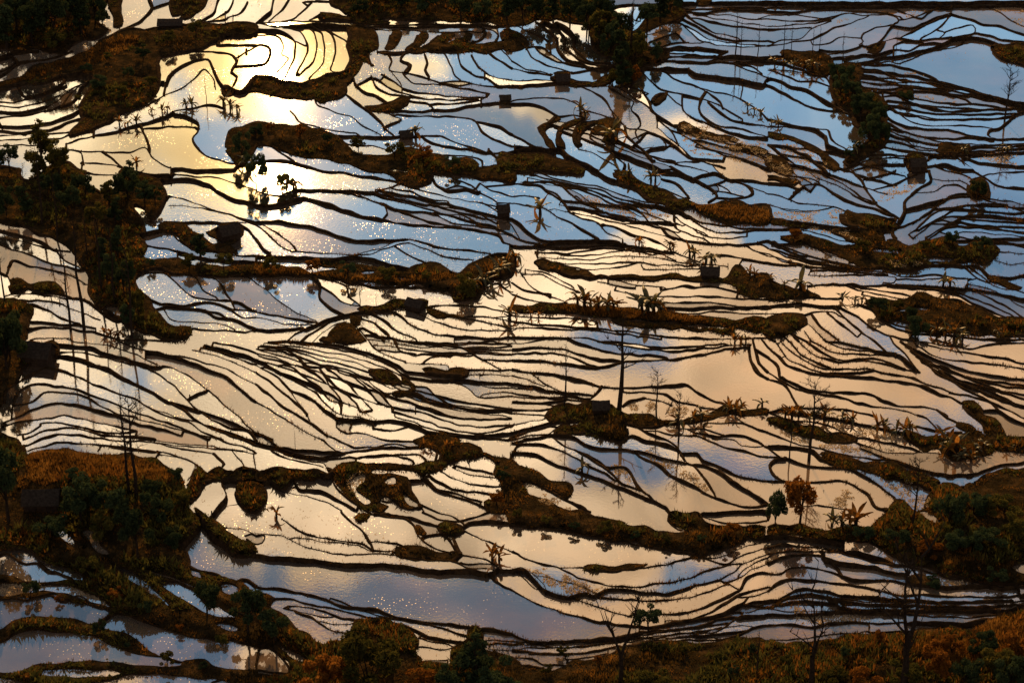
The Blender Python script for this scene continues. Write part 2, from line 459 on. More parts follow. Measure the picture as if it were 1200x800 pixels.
TILES[0,1] = """
E -800,-40 0,-25 95,-20 90,30 150,40 290,-40 370,-10 400,0 380,50 470,100 550,75 560,0 600,-20 650,10 720,40 790,100 740,190 700,230 680,180 620,160 660,230 680,290 640,300 690,360 640,440 650,480 630,500 640,560 700,600 710,640 770,700 850,720 900,740 870,790 700,770 560,690 480,640 420,570 420,500 390,450 340,390 240,310 130,270 0,245 -800,245
410,10 480,25 550,20
650,5 740,15 850,20 900,25 1000,30 1100,60 1200,90
720,45 850,35 900,40 960,60 1050,110 1200,155
780,120 850,130 920,155 1000,185 1100,210 1200,240
790,165 860,165 960,180 1060,200 1160,240
690,240 800,245 900,240 1040,240 1150,245
680,290 740,275 800,280 830,320 870,350 900,370 1000,380 1100,395 1200,400
E 740,260 850,250 900,280 960,310 1000,340 1080,355 1110,390 980,375 900,360 850,340 810,290
E 970,290 1070,240 1140,270 1140,300 1060,330 1010,310
1110,240 1170,280 1200,320
t 660,300 690,350 800,370 900,395 1000,415 1200,430
E 640,410 800,410 850,420 930,450 1050,440 1200,440 1200,485 900,485 760,470 640,470
t 630,485 720,480 780,485 850,550 900,590 960,600 1060,610 1130,620 1200,660
t 850,475 920,500 950,560 1010,590
t 920,490 1000,505 1040,535 1060,580 1090,625
1060,490 1160,495 1200,530
t 640,570 700,600 760,620 860,630 960,615 1030,625 1090,650 1200,660
t 710,650 790,640 960,655 1050,680 1200,740
650,600 680,640 720,690 760,715
t 770,655 800,700 900,710 1040,720 1100,745
960,650 1020,690 1100,700 1200,730
760,720 900,740 1050,750 1150,755 1200,770
1090,660 1140,690 1200,685
0,280 70,295 160,320 240,360 330,380
0,320 100,330 200,360
0,350 60,370 150,400 250,435 390,465
270,380 300,420 380,460
40,455 60,425 150,450 250,470 330,490 400,530
0,480 30,490 40,455
E 50,510 80,500 130,520 230,530 280,555 300,580 200,560 130,550 100,560 60,570 45,540
t 20,590 80,575 200,585 300,600 380,600 430,620 500,680 570,700
150,570 260,575 340,595
80,610 200,610 280,625 340,650 400,670 470,700
80,635 150,625 220,650 290,690 370,715
130,705 240,715 380,725 450,735
T 130,750 200,735 330,745 450,760 560,790 640,795 800,800
140,795 200,785 330,785
P 490,640 560,640 570,700 520,695
D -800,600 60,600 140,650 120,740 110,800 -800,820
"""
TILES[1,1] = """
E 580,0 700,10 760,-20 800,-10 840,-20 1200,-10 1200,50 1100,40 1000,25 900,15 830,15 810,50 760,60 700,50 640,20
320,0 450,15 560,35 700,55
t 680,60 640,75 580,90 560,100 420,95 200,90 170,95
t 320,90 440,100 560,150 700,200 800,240 960,265
430,100 600,160 700,185 830,200 900,240 1060,270
t 580,95 660,130 800,160 920,175 1000,185 1060,210 1130,250
640,85 720,100 790,130 900,145
690,65 800,100 920,130 1050,150 1130,170
900,150 920,175
830,200 960,210 1030,240 1060,265 1150,280
t 820,20 850,70 900,95 1000,90 1040,105
880,90 940,75 1020,90
890,20 950,50 1010,70 1050,100 1100,130 1130,150
1050,60 1100,90 1200,120
1060,150 1130,190 1200,260
t 0,165 100,160 210,130 250,135 330,160 450,195 550,225 650,245 800,260 960,270 1080,290 1140,310 1160,340 1200,350
t 610,180 615,200 595,225
t 0,240 60,235 200,250 300,275 400,310 460,325 600,325 700,320 760,330 850,360 960,370 1100,390
0,95 60,115 150,120 210,130
1100,290 1200,290
t 0,255 60,300 130,360 170,380
20,245 100,290 150,330 180,360
t 0,315 40,370 70,395
170,380 300,385 440,395 560,370 660,335 720,320
t 460,400 560,385 650,355 710,340
t 650,355 720,400 800,435
720,340 820,380 900,405 1020,420
t 0,400 200,405 340,410 500,405 600,430 720,460
E 0,430 140,450 260,470 380,460 300,440 320,425 400,430 500,440 600,460 700,470 800,440 870,455 960,480 1020,430 1080,400 1200,390 1200,480 1100,500 1070,540 1030,590 930,610 920,580 900,560 820,560 760,530 620,540 500,520 340,500 260,490 0,490
P 490,475 560,470 550,482 500,485
P 640,498 740,505 720,515 650,510
O 0,440 260,475 500,500 700,500 900,480 960,490 800,520 500,515 260,488 0,488
0,525 60,570 120,620 180,660 280,700
t 260,480 300,540 300,600 350,645 400,670
t 270,490 420,540 440,590 490,635
300,540 350,570 390,610 450,630
450,520 560,545 700,545 800,550 880,570
0,660 100,680 200,700 280,710
0,690 80,700 140,720 250,720
0,740 100,745 220,735
t 180,770 300,710 400,680 480,665 520,650 620,630
t 240,775 330,720 420,685
E 340,770 380,730 440,720 480,760 520,800 300,800
310,760 380,720 450,715 490,750 530,800
E 440,680 480,690 470,715 440,700
E 480,650 540,640 620,635 690,605 800,610 800,640 700,645 600,650 520,665
t 520,665 640,660 700,700 760,740 850,770 960,780 1200,780
t 560,680 620,720 680,760 750,790
t 480,690 560,720 620,770
t 500,740 560,770 600,800
t 800,640 900,670 960,690 1060,710 1200,740
830,635 960,630 1060,640 1170,660
960,690 1040,680 1200,700
700,650 800,690 900,730 1000,745 1200,750
E 800,650 870,665 960,690 900,690 850,680
1040,580 1090,545 1130,530 1200,560
1090,520 1140,505 1200,520
"""
TILES[2,1] = """
0,60 80,65 140,75 170,100 230,140
0,125 60,120 130,130
t 0,155 80,165 160,180 210,215 260,240 330,280 400,320
t 0,215 30,250 90,300 140,325 260,330 360,325 480,330 540,350
0,310 60,330 130,340
0,350 100,350 200,340
t 150,85 210,110 250,165 270,200 320,225 400,245 440,290 520,320
40,55 150,60 250,80 330,120 390,170 480,205 580,225
250,170 340,180 400,200 470,220 600,235 740,240
t 400,250 470,260 560,300 640,320 700,345
440,230 520,250 640,250 700,265 760,290 800,320 880,335
700,265 720,290 780,320
270,110 330,150 420,190
300,120 360,160
F 4 | 100,0 200,40 300,60 400,70 500,110 600,140 660,150 | 60,50 200,60 300,90 400,120 480,160 560,170 620,215
400,0 440,30 500,50 580,80 620,110
E 480,0 540,0 600,50 700,90 770,140 820,130 880,155 1000,150 1050,130 1110,160 1200,170 1200,250 1120,250 1000,240 900,200 820,170 760,180 680,150 630,120 590,90 520,50
O 840,160 1000,160 1200,190 1200,245 1050,235 920,200
t 700,40 760,60 800,90 830,130
560,20 640,70 740,100 810,130
t 770,0 850,40 920,80 960,120 920,150
840,30 910,70 1000,40 960,0
910,75 960,70 970,95 940,110
t 890,20 950,10 1010,40 1100,70 1130,110 1080,130 970,130
970,70 1010,90
960,95 1080,120
1080,40 1200,60
1110,70 1200,110
520,165 620,160 680,180 760,210 800,250 900,290
510,170 560,195 600,215
t 640,160 760,180 820,210 900,245 1000,260 1100,270 1200,275
780,180 860,240 960,290 1020,290 1200,290
760,230 770,270 830,300 900,320
S 590,180 640,180 730,200 740,235 680,240 620,220
S 330,120 400,130 480,170 580,215 480,200 380,160
110,350 240,360 400,350 520,355
110,380 230,390 350,375 480,365 560,370 680,390 760,420
230,395 330,400 440,385 560,375 660,395
120,405 250,415 380,415 480,400 640,405 720,415 840,440
150,425 270,435 400,435 520,430 600,430 660,440 830,445 890,440
250,450 340,460 480,455 600,430
610,445 620,460 720,465 890,460
520,350 640,365 760,385 830,410 900,440
E 110,430 180,430 250,450 330,470 450,490 600,490 700,490 780,480 900,495 1000,500 1050,450 1120,500 1200,500 1200,590 1070,570 1060,540 940,525 820,510 700,510 560,510 430,500 300,490 200,470 130,450
40,480 150,490 220,530 320,570
60,460 130,470 200,500 280,540 300,570
50,490 100,550 180,590 260,620
0,530 60,560 180,580
0,600 100,610 200,625
E 0,630 200,630 300,630 450,640 560,650 700,660 850,680 1000,690 1200,690 1200,740 1080,740 960,730 800,710 640,700 500,690 360,680 230,660 100,650 0,645
O 200,632 450,642 560,652 700,662 850,682 920,715 800,708 640,695 360,675
480,560 580,580 640,590
t 700,560 800,545 950,545 1060,570
t 700,590 800,590 950,590 1100,600 1200,610
690,615 800,620 950,620 1100,640 1200,650
690,640 850,645 970,635 1060,640 1200,640
690,660 840,670 960,660 1100,670 1200,660
450,500 560,530 720,550
400,520 500,540 580,550
0,680 120,690 280,690 400,710
0,710 120,720 280,730 400,740 480,750
E 470,685 600,705 760,722 900,733 1040,738 1030,755 900,750 760,740 620,730 490,715
0,740 150,740 280,750 340,740 460,760 560,770 700,790
0,780 200,780 360,785
t 540,750 640,770 800,785 1000,790 1200,795
880,335 1000,345 1090,345 1200,330
1090,345 1130,370 1200,400
t 950,395 1080,410 1200,430
950,440 1010,450
870,290 960,320 1100,310
1150,340 1200,370
"""
TILES[3,1] = """
t 0,15 100,25 200,40 235,55
t 0,55 80,65 140,85
E 0,25 70,30 140,50 120,62 50,50 0,45
S 0,-30 200,-10 250,30 160,60 100,40 0,30
t 140,90 170,70 230,60 290,90 340,130 420,160 520,185 580,210
240,40 300,60 380,100 440,140 500,155
280,30 350,60 420,110 490,150
T 390,0 440,50 470,100 500,140 520,170 600,215
450,40 540,20 600,0
500,90 600,60 660,30 760,0
S 520,110 600,70 660,60 700,60 660,100 560,140 520,140
E 360,190 440,195 560,215 600,220 590,270 540,280 440,270 360,245
T 750,0 765,50 720,80 670,120 640,150 640,190 620,230 590,260 585,300 600,320
0,110 60,120 130,150 250,165 320,170 360,190
0,140 80,180 200,190 280,180
0,175 100,190 200,192
S 0,190 100,195 280,185 360,190 360,245 200,245 100,230 0,220
E 0,225 100,235 190,248 170,265 60,255 0,240
170,245 300,260 440,275 540,290
E 300,275 400,280 540,290 550,330 430,340 360,310
S 180,260 400,270 460,300 430,335 330,300 200,280
0,275 120,275 200,285 320,320 400,340
0,260 100,270 190,260
E 60,310 190,300 280,330 400,345 460,340 590,330 700,340 820,310 880,340 960,330 1040,350 1080,370 1020,430 930,430 820,435 700,450 600,460 480,450 400,430 330,400 260,380 200,340 120,330
P 490,370 560,368 620,385 560,385
P 745,410 800,405 880,410 860,428 760,430
S 570,420 660,405 740,415 720,440 600,455
0,320 60,350 140,400 220,425 330,440 420,460 560,480
110,340 200,350 280,390 380,420
30,330 100,380 180,400
0,360 80,400 150,420 260,440 350,450
0,390 60,420 130,440
0,430 70,440 130,435
770,40 830,50 900,45 950,70
830,0 920,20 980,60
720,105 780,95 830,70 890,70 940,95
t 640,180 740,160 800,140 900,125 1000,130 1080,160 1200,190
640,260 720,220 760,190 800,150
t 660,300 700,270 790,195 870,180 960,185 1080,195 1200,200
680,320 740,270 800,230 860,240 930,220 1200,240
740,330 780,300 830,265 950,260 1060,275 1200,290
840,320 900,290 1000,290 1100,300 1200,310
870,330 1000,320 1110,320 1200,320
820,250 900,240 1000,260 1100,260 1200,265
800,235 860,220 960,230 1060,235 1200,245
t 960,0 1030,40 1080,70 1200,85
t 1030,20 1100,10 1200,5
E 950,55 990,42 1030,80 1030,130 980,125 945,90
1000,130 1100,140 1200,160
1060,340 1200,345
1080,380 1200,390
1060,420 1140,440 1200,430
180,450 300,455 430,455 540,460
190,490 300,495 420,490 600,500 590,525 540,525
370,460 440,480 560,490
t 180,540 300,530 420,540 560,535 700,540
200,470 260,470
540,470 640,500 740,490 840,495
600,510 720,510 860,500 960,510
600,530 760,540 900,550 1000,560 1200,600
t 560,540 700,550 840,570 900,590 1000,640 1100,680 1160,700
700,445 800,440 900,440 960,490 990,510
880,440 990,450 1040,490 1110,500 1200,490
E 1030,500 1080,510 1190,545 1180,555 1080,530
930,530 1060,560 1160,620 1200,640
960,560 1060,610 1140,650 1200,690
840,550 930,590 1040,630 1130,670 1180,700
980,480 1060,540 1150,560 1200,570
E 0,520 60,540 160,560 200,580 240,590 100,595 0,600
t 0,600 200,595 350,600
0,625 120,620 240,630 340,635
0,650 100,640 200,635
E 460,610 600,610 700,580 790,600 900,620 960,640 1080,690 1240,710 1240,770 1100,770 960,770 860,750 800,760 700,740 600,700 530,690 500,650
P 600,655 680,645 760,645 720,655
P 570,700 640,715 700,730 640,728
t 420,625 490,650 530,700 600,740 700,760 860,770 1000,790 1200,790
340,635 410,680 500,740 560,770 680,800
t 310,645 370,700 440,760 500,800
t 280,670 340,720 420,780
t 210,680 250,730 330,790
160,690 200,730 260,790
0,680 160,675 200,665 300,660 330,680
E 0,690 150,680 170,720 120,750 60,770 0,770
170,750 200,800
110,760 150,800
60,770 100,800
0,775 40,800
"""
TILES[0,2] = """
t 250,10 330,20 420,30 520,60 620,90 700,115 800,125 880,160 960,215 1040,285 1110,350 1200,435
t 270,50 360,50 450,65 560,95 680,125 760,165 830,220 900,300 1000,370 1090,410 1170,420 1200,470
T 270,70 340,75 430,105 520,140 620,190 720,240 780,280 850,320 950,390 1050,430 1200,490
T 20,290 30,230 90,190 150,155 210,125 280,135 350,160 450,205 540,240 620,265 680,300 760,340 880,380 960,430 1040,460
T 60,310 90,240 150,205 220,205 330,220 440,255 530,285 600,320 700,355 840,400 980,460
t 70,300 150,285 210,240 300,240 400,260 450,290 540,335 640,355
T 20,380 100,345 170,310 250,290 350,295 440,325 540,350 640,385 740,410 850,440
t 10,405 70,380 150,370 230,355 300,345 370,360 450,380 540,395 640,420
80,440 130,430 190,395
t 190,385 260,380 320,390 400,405 500,430 600,430
t 110,460 170,435 230,415 320,405 400,420 480,440 600,445 720,460
t 110,490 200,455 280,435 360,435 440,450 560,465 700,470 860,490 1000,500 1200,540
t 110,520 200,490 270,475 360,475 430,480 520,490 640,505 760,520 860,545 930,580
T 460,515 480,490 600,510 730,520
600,450 750,465 850,480 1000,490
720,475 840,500 1000,525
340,0 430,10 520,20 640,65 740,110
t 560,0 660,40 780,60 880,90 980,130 1050,160 1110,210 1200,290
780,60 860,75 960,100 1050,120 1120,165 1200,200
900,40 1000,60 1100,100 1200,140
940,30 1060,60 1200,110
960,15 1100,50 1200,80
1000,5 1100,20 1200,50
920,245 970,225
E -800,0 0,0 100,10 240,0 265,50 190,80 120,110 80,180 20,230 10,290 0,310 -800,310
E -800,400 0,430 70,450 110,510 130,530 300,510 380,510 480,525 600,530 720,555 810,600 870,660 880,690 870,760 900,800 930,830 890,900 830,950 800,910 880,1000 890,1050 1000,1090 1100,1125 1200,1180 1280,1200 1260,1240 1330,1290 1400,1350 1480,1400 1550,1450 1440,1460 1350,1440 1200,1420 1100,1400 1000,1400 900,1370 700,1300 540,1260 350,1200 0,1200 -800,1200
E 920,580 940,590 970,620 1030,585 1050,600 1100,615 1140,590 1160,600 1200,610 1200,640 1110,645 1010,650 950,680 900,740 870,760 870,690 890,640 920,600
740,525 860,550 915,575 910,610 880,650
t 1010,535 1050,575 1030,600
t 1110,540 1145,580 1130,600
t 1190,545 1200,600
E 1110,680 1140,660 1200,660 1240,700 1240,740 1200,790 1160,770 1115,720
1040,670 1060,720 1030,760 1000,800
O 130,540 300,520 480,535 700,570 820,640 700,660 500,640 300,640 200,680 140,640
"""
TILES[1,2] = """
F 6 | 60,0 200,0 330,10 450,30 580,70 660,110 710,140 | 0,30 100,45 200,70 310,110 420,130 500,160 580,180 680,230
E 530,140 600,140 660,175 680,200 620,190 560,165
0,60 80,70 160,105
t 140,40 210,80 240,115 300,125
t 130,110 170,120 220,160 300,220 340,270 390,290 400,320
190,110 260,140 320,190
t 0,90 70,120 150,170 220,210 280,240 330,300 400,340 490,355
t 0,110 100,170 160,230 190,240 260,270 330,320 380,360
t 0,150 60,190 130,240 180,280 240,340
t 0,200 50,240 120,300 200,350 250,380 330,440
160,230 200,290 240,350 250,370
t 0,275 80,330 160,380 240,430 320,470 370,510
t 310,140 360,200 420,240 470,290 490,330 540,325
310,150 340,200 390,260 400,300
t 340,135 400,170 460,230 510,280 545,320
t 390,145 460,170 520,220 570,280 610,300
t 440,150 520,200 580,240 620,290
480,155 560,210 600,240 640,240
E 640,245 690,235 730,215 700,190 690,180 740,205 745,225 690,250
T 690,180 740,210 800,215 850,260 900,290 1000,320 1080,325 1200,320
t 660,260 740,240 780,260 800,285 860,290 920,300
T 600,250 700,280 800,310 880,340 960,360 1040,365 1200,370
t 640,310 720,320 800,340 870,370 960,390 1060,400 1200,390
t 640,330 700,345 780,370 860,400 960,420 1060,430 1200,400
650,350 740,380 820,410 920,430 1040,440 1200,430
T 380,360 490,365 560,375 640,370 720,390 800,420 900,440 1040,455 1200,460
t 380,365 375,400 430,430 470,430 520,435 600,460 660,465 760,470
440,410 460,380 560,380
390,390 440,385 440,415
t 550,410 650,420 720,400
T 330,440 400,470 460,495 540,495 640,480 700,490 790,490
T 0,430 60,460 120,500 240,510 360,520 480,515 600,500 780,500
t 0,470 100,500 200,530 330,540 440,520
0,490 80,510 200,540 330,550 440,540
80,520 150,550 260,570 350,600
t 130,530 240,560 320,575 330,600
t 470,550 520,540 640,530 760,530 800,560 780,580
t 490,545 600,540 700,545 740,570 720,585
460,570 560,575 660,580
t 850,520 840,560
E 0,610 60,600 120,590 200,600 340,600 420,570 520,580 640,580 740,585 800,570 840,560 860,530 830,490 960,480 1050,500 1060,520 960,545 880,590 800,620 780,640 740,610 640,600 540,610 560,650 510,700 560,770 600,770 580,790 490,770 430,720 380,660 350,630 250,640 170,640 140,690 110,690 80,650 0,650
S 430,650 470,615 520,620 510,660 480,690 520,740 480,740 440,690
P 435,650 470,620 515,620 505,660 470,690 540,750 510,765 460,720
P 600,655 650,630 660,665 620,672
P 585,720 640,735 635,750 590,745
E 530,620 620,630 700,640 720,690 770,760 770,780 700,770 660,760 600,720 560,760 510,690 540,650
P 690,710 740,740 780,780 720,770
65,660 100,700 170,710 260,730 340,760 400,790
t 175,640 200,690 300,700 380,740 470,790
t 350,640 390,700 440,740 500,780
t 700,650 780,650 840,690 920,720 1000,745 1080,780
t 780,630 850,690 940,710 1060,750
700,650 740,720 770,760
t 810,625 860,660 920,690 1010,700 1090,715 1160,720
860,605 920,640 1020,670 1130,680
920,590 1010,625 1130,640
940,580 1040,600 1130,620 1160,690 1160,720
1000,570 1010,545 1060,530 1130,560 1120,600
E 1060,520 1140,540 1200,560 1230,600 1240,820 1200,800 1090,790 1070,750 1160,720 1150,650 1120,610 1130,570 1080,535
t 530,0 560,40 600,60 700,95
580,40 660,45 740,60 860,65 1000,70
t 650,0 670,40 750,60
t 720,0 800,20 900,20 1000,10
t 770,10 960,30 1000,50 1060,85 1140,130
780,100 820,75 910,75
700,100 800,105 900,115 900,130 1100,130 1200,130
990,45 1100,50 1200,60
1060,85 1200,80
960,30 1100,25 1200,25
1000,0 1200,10
710,140 800,150 920,160 1060,155 1200,150
t 720,170 820,180 920,190 1000,230 1040,260 1200,260
910,185 1000,200 1100,215 1200,215
930,175 1060,185 1200,190
1060,250 1120,240 1200,235
E 740,470 800,440 900,440 940,455 960,480 900,520 850,500
E 780,130 880,128 980,150 900,152 800,147
"""
TILES[2,2] = """
0,10 80,5
t 0,35 120,30 240,35 330,60 400,85 520,95
t 0,60 100,55 220,60 300,80 360,110 420,125
t 290,0 400,35 520,60 640,65 720,80
T 0,95 160,95 300,110 400,125 540,95 640,90 800,80 900,60 1000,40 1110,30
t 380,0 520,20 640,40 800,45 1000,20 1120,15
t 420,0 560,10 640,25 740,30 1000,10
T 0,130 100,145 200,155 300,180 420,210 500,220 620,215 720,215 810,205 860,230 930,270 1000,295
t 520,235 620,240 720,250 780,280 860,300 960,320
t 100,160 150,200 240,240 340,270
0,170 80,180 150,210
t 0,205 120,215 200,240 310,270
t 0,255 150,265 260,260 330,270
t 0,290 150,290 240,280
t 0,320 100,320 180,315
0,340 150,345
t 410,225 370,270
T 520,305 560,280 620,265
620,265 700,280 750,300
720,340 750,290
E 160,360 200,310 280,295 380,280 470,290 490,310 560,330 640,340 740,370 800,370 900,340 1000,300 1080,310 1200,320 1200,345 1060,340 950,350 880,380 800,385 720,390 640,400 560,380 520,380 540,430 520,470 400,430 340,420 300,430 200,430 240,400 320,370 200,380
0,390 120,370 220,345
0,420 120,395 220,370
0,470 60,460 160,440 220,400 280,370
0,450 100,420 180,400
T 0,460 100,440 220,440 300,450 340,480 420,500 560,510 600,540 700,590 740,630 830,670 900,710 980,745 1100,780 1200,780
60,455 180,450 240,490 330,520 400,555 440,590
t 0,485 140,485 230,510 320,560 420,610 480,650
T 0,515 100,525 200,570 300,605 400,640 500,680 600,720 720,770 740,800
T 300,510 370,550 440,595 520,670 600,700
T 450,590 520,590 560,620 590,680 640,720
t 520,470 560,440 620,460 700,480 780,510
T 580,400 640,430 720,460 770,490 790,520
t 590,510 680,540 760,555 850,580 900,640 950,720
t 780,520 870,520 900,560 960,580 1060,630 1200,650
T 790,530 820,570 900,580 970,610 1050,670 1120,710 1200,750
t 680,420 740,435 840,440 900,455 980,490 1060,510 1200,540
740,400 820,410 900,410 960,430 1000,440
t 900,385 1000,380 1080,385 1150,410 1200,425
T 860,430 960,450 1060,440 1130,460 1200,500
940,455 1040,460 1080,490 1200,490
T 1110,30 1125,100 1160,150 1200,190
t 1140,40 1160,100 1200,140
E 0,580 60,590 110,600 170,640 280,680 260,730 200,700 150,680 60,650 0,650
S 60,680 110,670 160,710 260,760 300,790 220,790 120,740
E 0,650 50,680 70,720 160,755 240,795 420,830 520,860 350,860 0,860 0,800
T 160,690 260,750 370,800
S 460,590 540,595 560,650 540,665
S 620,520 720,550 820,580 880,640 920,700 840,660 740,610
S 720,340 760,310 830,310 800,350
S 540,280 620,270 680,300 640,330 560,320
"""
TILES[3,2] = """
T 0,30 50,70 90,110 170,140 270,160 400,165 500,175 620,195 720,210 800,245 880,275 915,290
t 30,0 60,40 110,90 180,125 280,150 430,150
t 60,0 110,50 170,90 250,125 300,130 460,130 560,150 640,165 740,200 860,240
t 100,0 160,60 230,100 290,125
t 140,0 200,50 260,80 340,100 420,90 500,95 590,120 650,135 710,145
t 180,0 230,40 300,75 360,90 420,85 490,80 560,100 640,130
t 210,0 280,40 360,60 480,60 600,65
t 270,0 340,30 450,45 600,60 640,80 700,140
330,0 460,30 600,55
590,10 640,60 700,130
t 600,0 680,50 750,100 790,150 850,180
t 640,0 720,50 800,90 860,110 1000,150 1130,170 1200,180
t 700,20 800,75 900,90 1050,105 1200,130
t 720,10 850,40 980,60 1100,80 1200,105
t 700,0 850,20 950,35 1080,10 1200,10
t 760,105 860,140 980,190 1100,240 1200,270
790,120 900,150 1030,190 1120,210 1200,215
t 800,140 880,190 960,220 1080,270 1200,310
820,160 900,200 1000,220 1100,260 1160,290 1200,300
t 850,240 960,260 1040,280 1080,320 1200,390
1000,320 1080,320
460,125 560,155 680,170 760,205
E 910,290 960,280 1000,320 1000,340 1060,360 1100,420 1110,450 1240,460 1240,500 1080,480 1030,440 1010,390 960,340
915,300 960,340 1010,390 1025,430
E 1080,480 1240,490 1240,520 1150,520 1060,500
T 0,75 40,110 60,170
T 70,175 150,210 230,235 330,240 470,245 540,280 600,300 720,305 790,320 840,350
t 0,150 70,190 150,230 250,250 350,265 430,290 520,310 640,325 700,345
T 0,165 70,200 120,270
t 840,360 900,390 960,430
E 880,380 940,390 980,420 930,430
T 0,320 80,310 220,315 330,320 460,340 500,350
T 120,330 250,350 400,380 500,400 640,430 760,470
t 660,390 760,410 800,420
T 700,345 740,360 790,410
E 640,440 800,450 860,440 1000,430 1060,480 1040,520 940,550 860,560 800,510 720,500
0,345 100,370 220,380 300,400 380,440 500,460 600,480 680,500
E 0,370 100,380 230,400 320,430 420,460 300,470 200,450 100,410
S 300,390 400,400 560,420 640,470 540,460 400,440
S 60,420 160,440 300,480 440,490 600,510 640,530 500,530 300,510 120,460
t 0,430 60,450 140,480 240,500 340,530 480,550 600,565 700,600
400,470 500,500 560,525 700,520
t 430,500 540,540 620,560 720,600 850,625 980,615 1080,580 1200,565
700,600 820,630 960,630
700,520 800,525 880,545
T 0,490 60,490 200,510 260,560 320,580
E 250,530 340,530 430,560 560,560 650,590 760,630 800,660 760,690 720,670 640,660 540,630 420,600 330,590
T 0,545 80,545 150,570 250,590 370,595 430,620 500,660 550,700 600,740 640,800
T 80,550 30,555 10,580 30,630 70,655
T 0,655 100,660 240,660 350,655 410,680 470,720 500,770 560,790
100,775 230,770 400,790
S 520,640 600,640 720,680 760,740 740,790 680,780 620,720
S 200,690 330,670 400,720 380,770 250,760
E 970,660 1050,620 1160,600 1240,590 1240,820 760,820 750,740 800,670 870,660 940,700 900,680
"""
TILES[0,3] = """
P -800,170 0,175 110,170 170,190 240,240 330,270 390,290 395,320 300,320 180,330 100,320 60,300 0,290 -800,290
P -800,330 200,330 330,340 420,380 500,430 520,445 420,420 300,380 200,370 100,390 0,395 -800,400
S 0,335 200,335 330,345 420,385 500,430 400,410 300,375 200,365 100,380 0,385
E -800,1000 0,1000 700,1000 1200,1000 1200,700 1200,590 1000,560 800,500 540,440 420,380 300,300 0,200 -800,200
P -800,405 0,400 150,395 260,380 330,410 440,440 520,465 420,525 330,500 200,495 60,510 0,550 -800,560
P 440,540 540,470 640,490 760,540 880,575 1000,590 1120,600 1200,630 1260,640 1350,720 1350,755 1200,740 1000,720 960,690 840,700 700,650 620,580 500,550
P -800,640 0,610 100,560 180,550 370,570 440,580 560,640 700,670 850,715 620,715 430,700 180,715 90,750 0,750 -800,755
P 190,740 230,730 570,745 510,770 200,765
P -800,765 0,770 100,790 160,830 0,870 -800,870
P 420,810 520,780 620,755 800,760 1000,780 1100,810 1000,880 600,880
P 380,85 455,80 480,150 515,195 460,190 420,140
P 240,70 290,70 360,165 310,150
P 755,335 830,325 900,360 960,420 1040,450 1110,490 1100,500 950,470 870,420 800,380
P 890,265 940,280 950,310 900,300
P 1040,330 1120,360 1100,395 1040,370
P 510,225 600,260 680,320 800,440 720,390 600,310 530,250
P 1010,520 1080,520 1120,550 1060,550
P 700,270 760,290 880,330 930,355 860,335 760,300
T 930,0 970,60 1000,110 1060,150 1130,185 1200,200
T 805,110 880,200 890,250 1000,290 1100,325 1160,320 1200,350
t 805,110 850,40 880,10 930,0
1050,70 1150,85 1200,110
E 910,-20 960,0 1060,80 1140,120 1200,170 1200,195 1100,180 1020,130 970,60
P 1145,110 1175,100 1240,110 1230,145 1190,150
"""
TILES[1,3] = """
t 0,105 120,110 200,150 330,185 450,200 560,195 640,200 800,225 920,230 1000,260 1090,265
t 120,30 200,90 280,115 400,135 500,150 550,180 640,180
180,120 340,140 480,155 550,185
T 400,0 440,40 490,80 520,120 540,150
E 460,25 530,10 500,40 480,45
t 540,10 600,20 700,30 740,60 760,110 800,150 860,175 930,190
t 570,135 660,150 720,170
E 650,170 740,160 830,180 900,195 960,190 900,225 780,220 680,210
T 620,10 720,30 800,50 860,65 960,75
E 750,60 800,100 790,120 760,110
800,110 870,100 910,130 940,180
T 860,70 920,120 950,180
E 860,60 960,60 970,90 900,110
t 780,0 880,40 980,40 1060,10 1090,0
850,0 920,20 970,50
t 970,70 1000,50 1100,40 1200,45
t 960,80 1040,120 1120,150 1200,180
t 910,130 960,100
t 920,200 1000,205 1080,220 1130,250
900,215 1000,240 1120,240
1100,280 1130,270 1200,270
T 1080,290 1150,340 1200,370
T 0,195 100,210 300,225 440,245 560,240 700,250 840,275 1000,270 1080,285
T 0,345 100,360 220,380 330,410 400,440 560,455 660,490 750,510 900,525 1060,545 1200,570
t 60,405 180,410 260,430 400,460 520,490 620,510
t 150,440 240,445 330,470 420,500 540,510
130,450 230,470 300,490 380,490 480,505
T 190,470 270,500 330,540 380,560 450,565
310,510 360,525 450,520
350,400 450,440 560,480 640,500
t 640,520 740,550 800,580 920,600 1000,605
t 750,510 860,540 950,570 1000,580
t 760,590 800,600 900,620
t 760,630 880,640 940,630
740,700 900,690
730,720 900,715
E 0,570 60,590 120,600 220,625 280,650 350,610 420,600 450,560 480,500 560,500 700,540 760,600 740,660 780,690 740,720 900,740 920,640 1000,600 1020,540 1060,570 1080,640 1200,680 1240,720 1240,1000 -800,1000 -20,760 160,760 150,700 80,640 0,610
P 110,625 180,650 240,690 200,700
1080,600 1200,605
1070,615 1200,620
1090,640 1200,640
"""
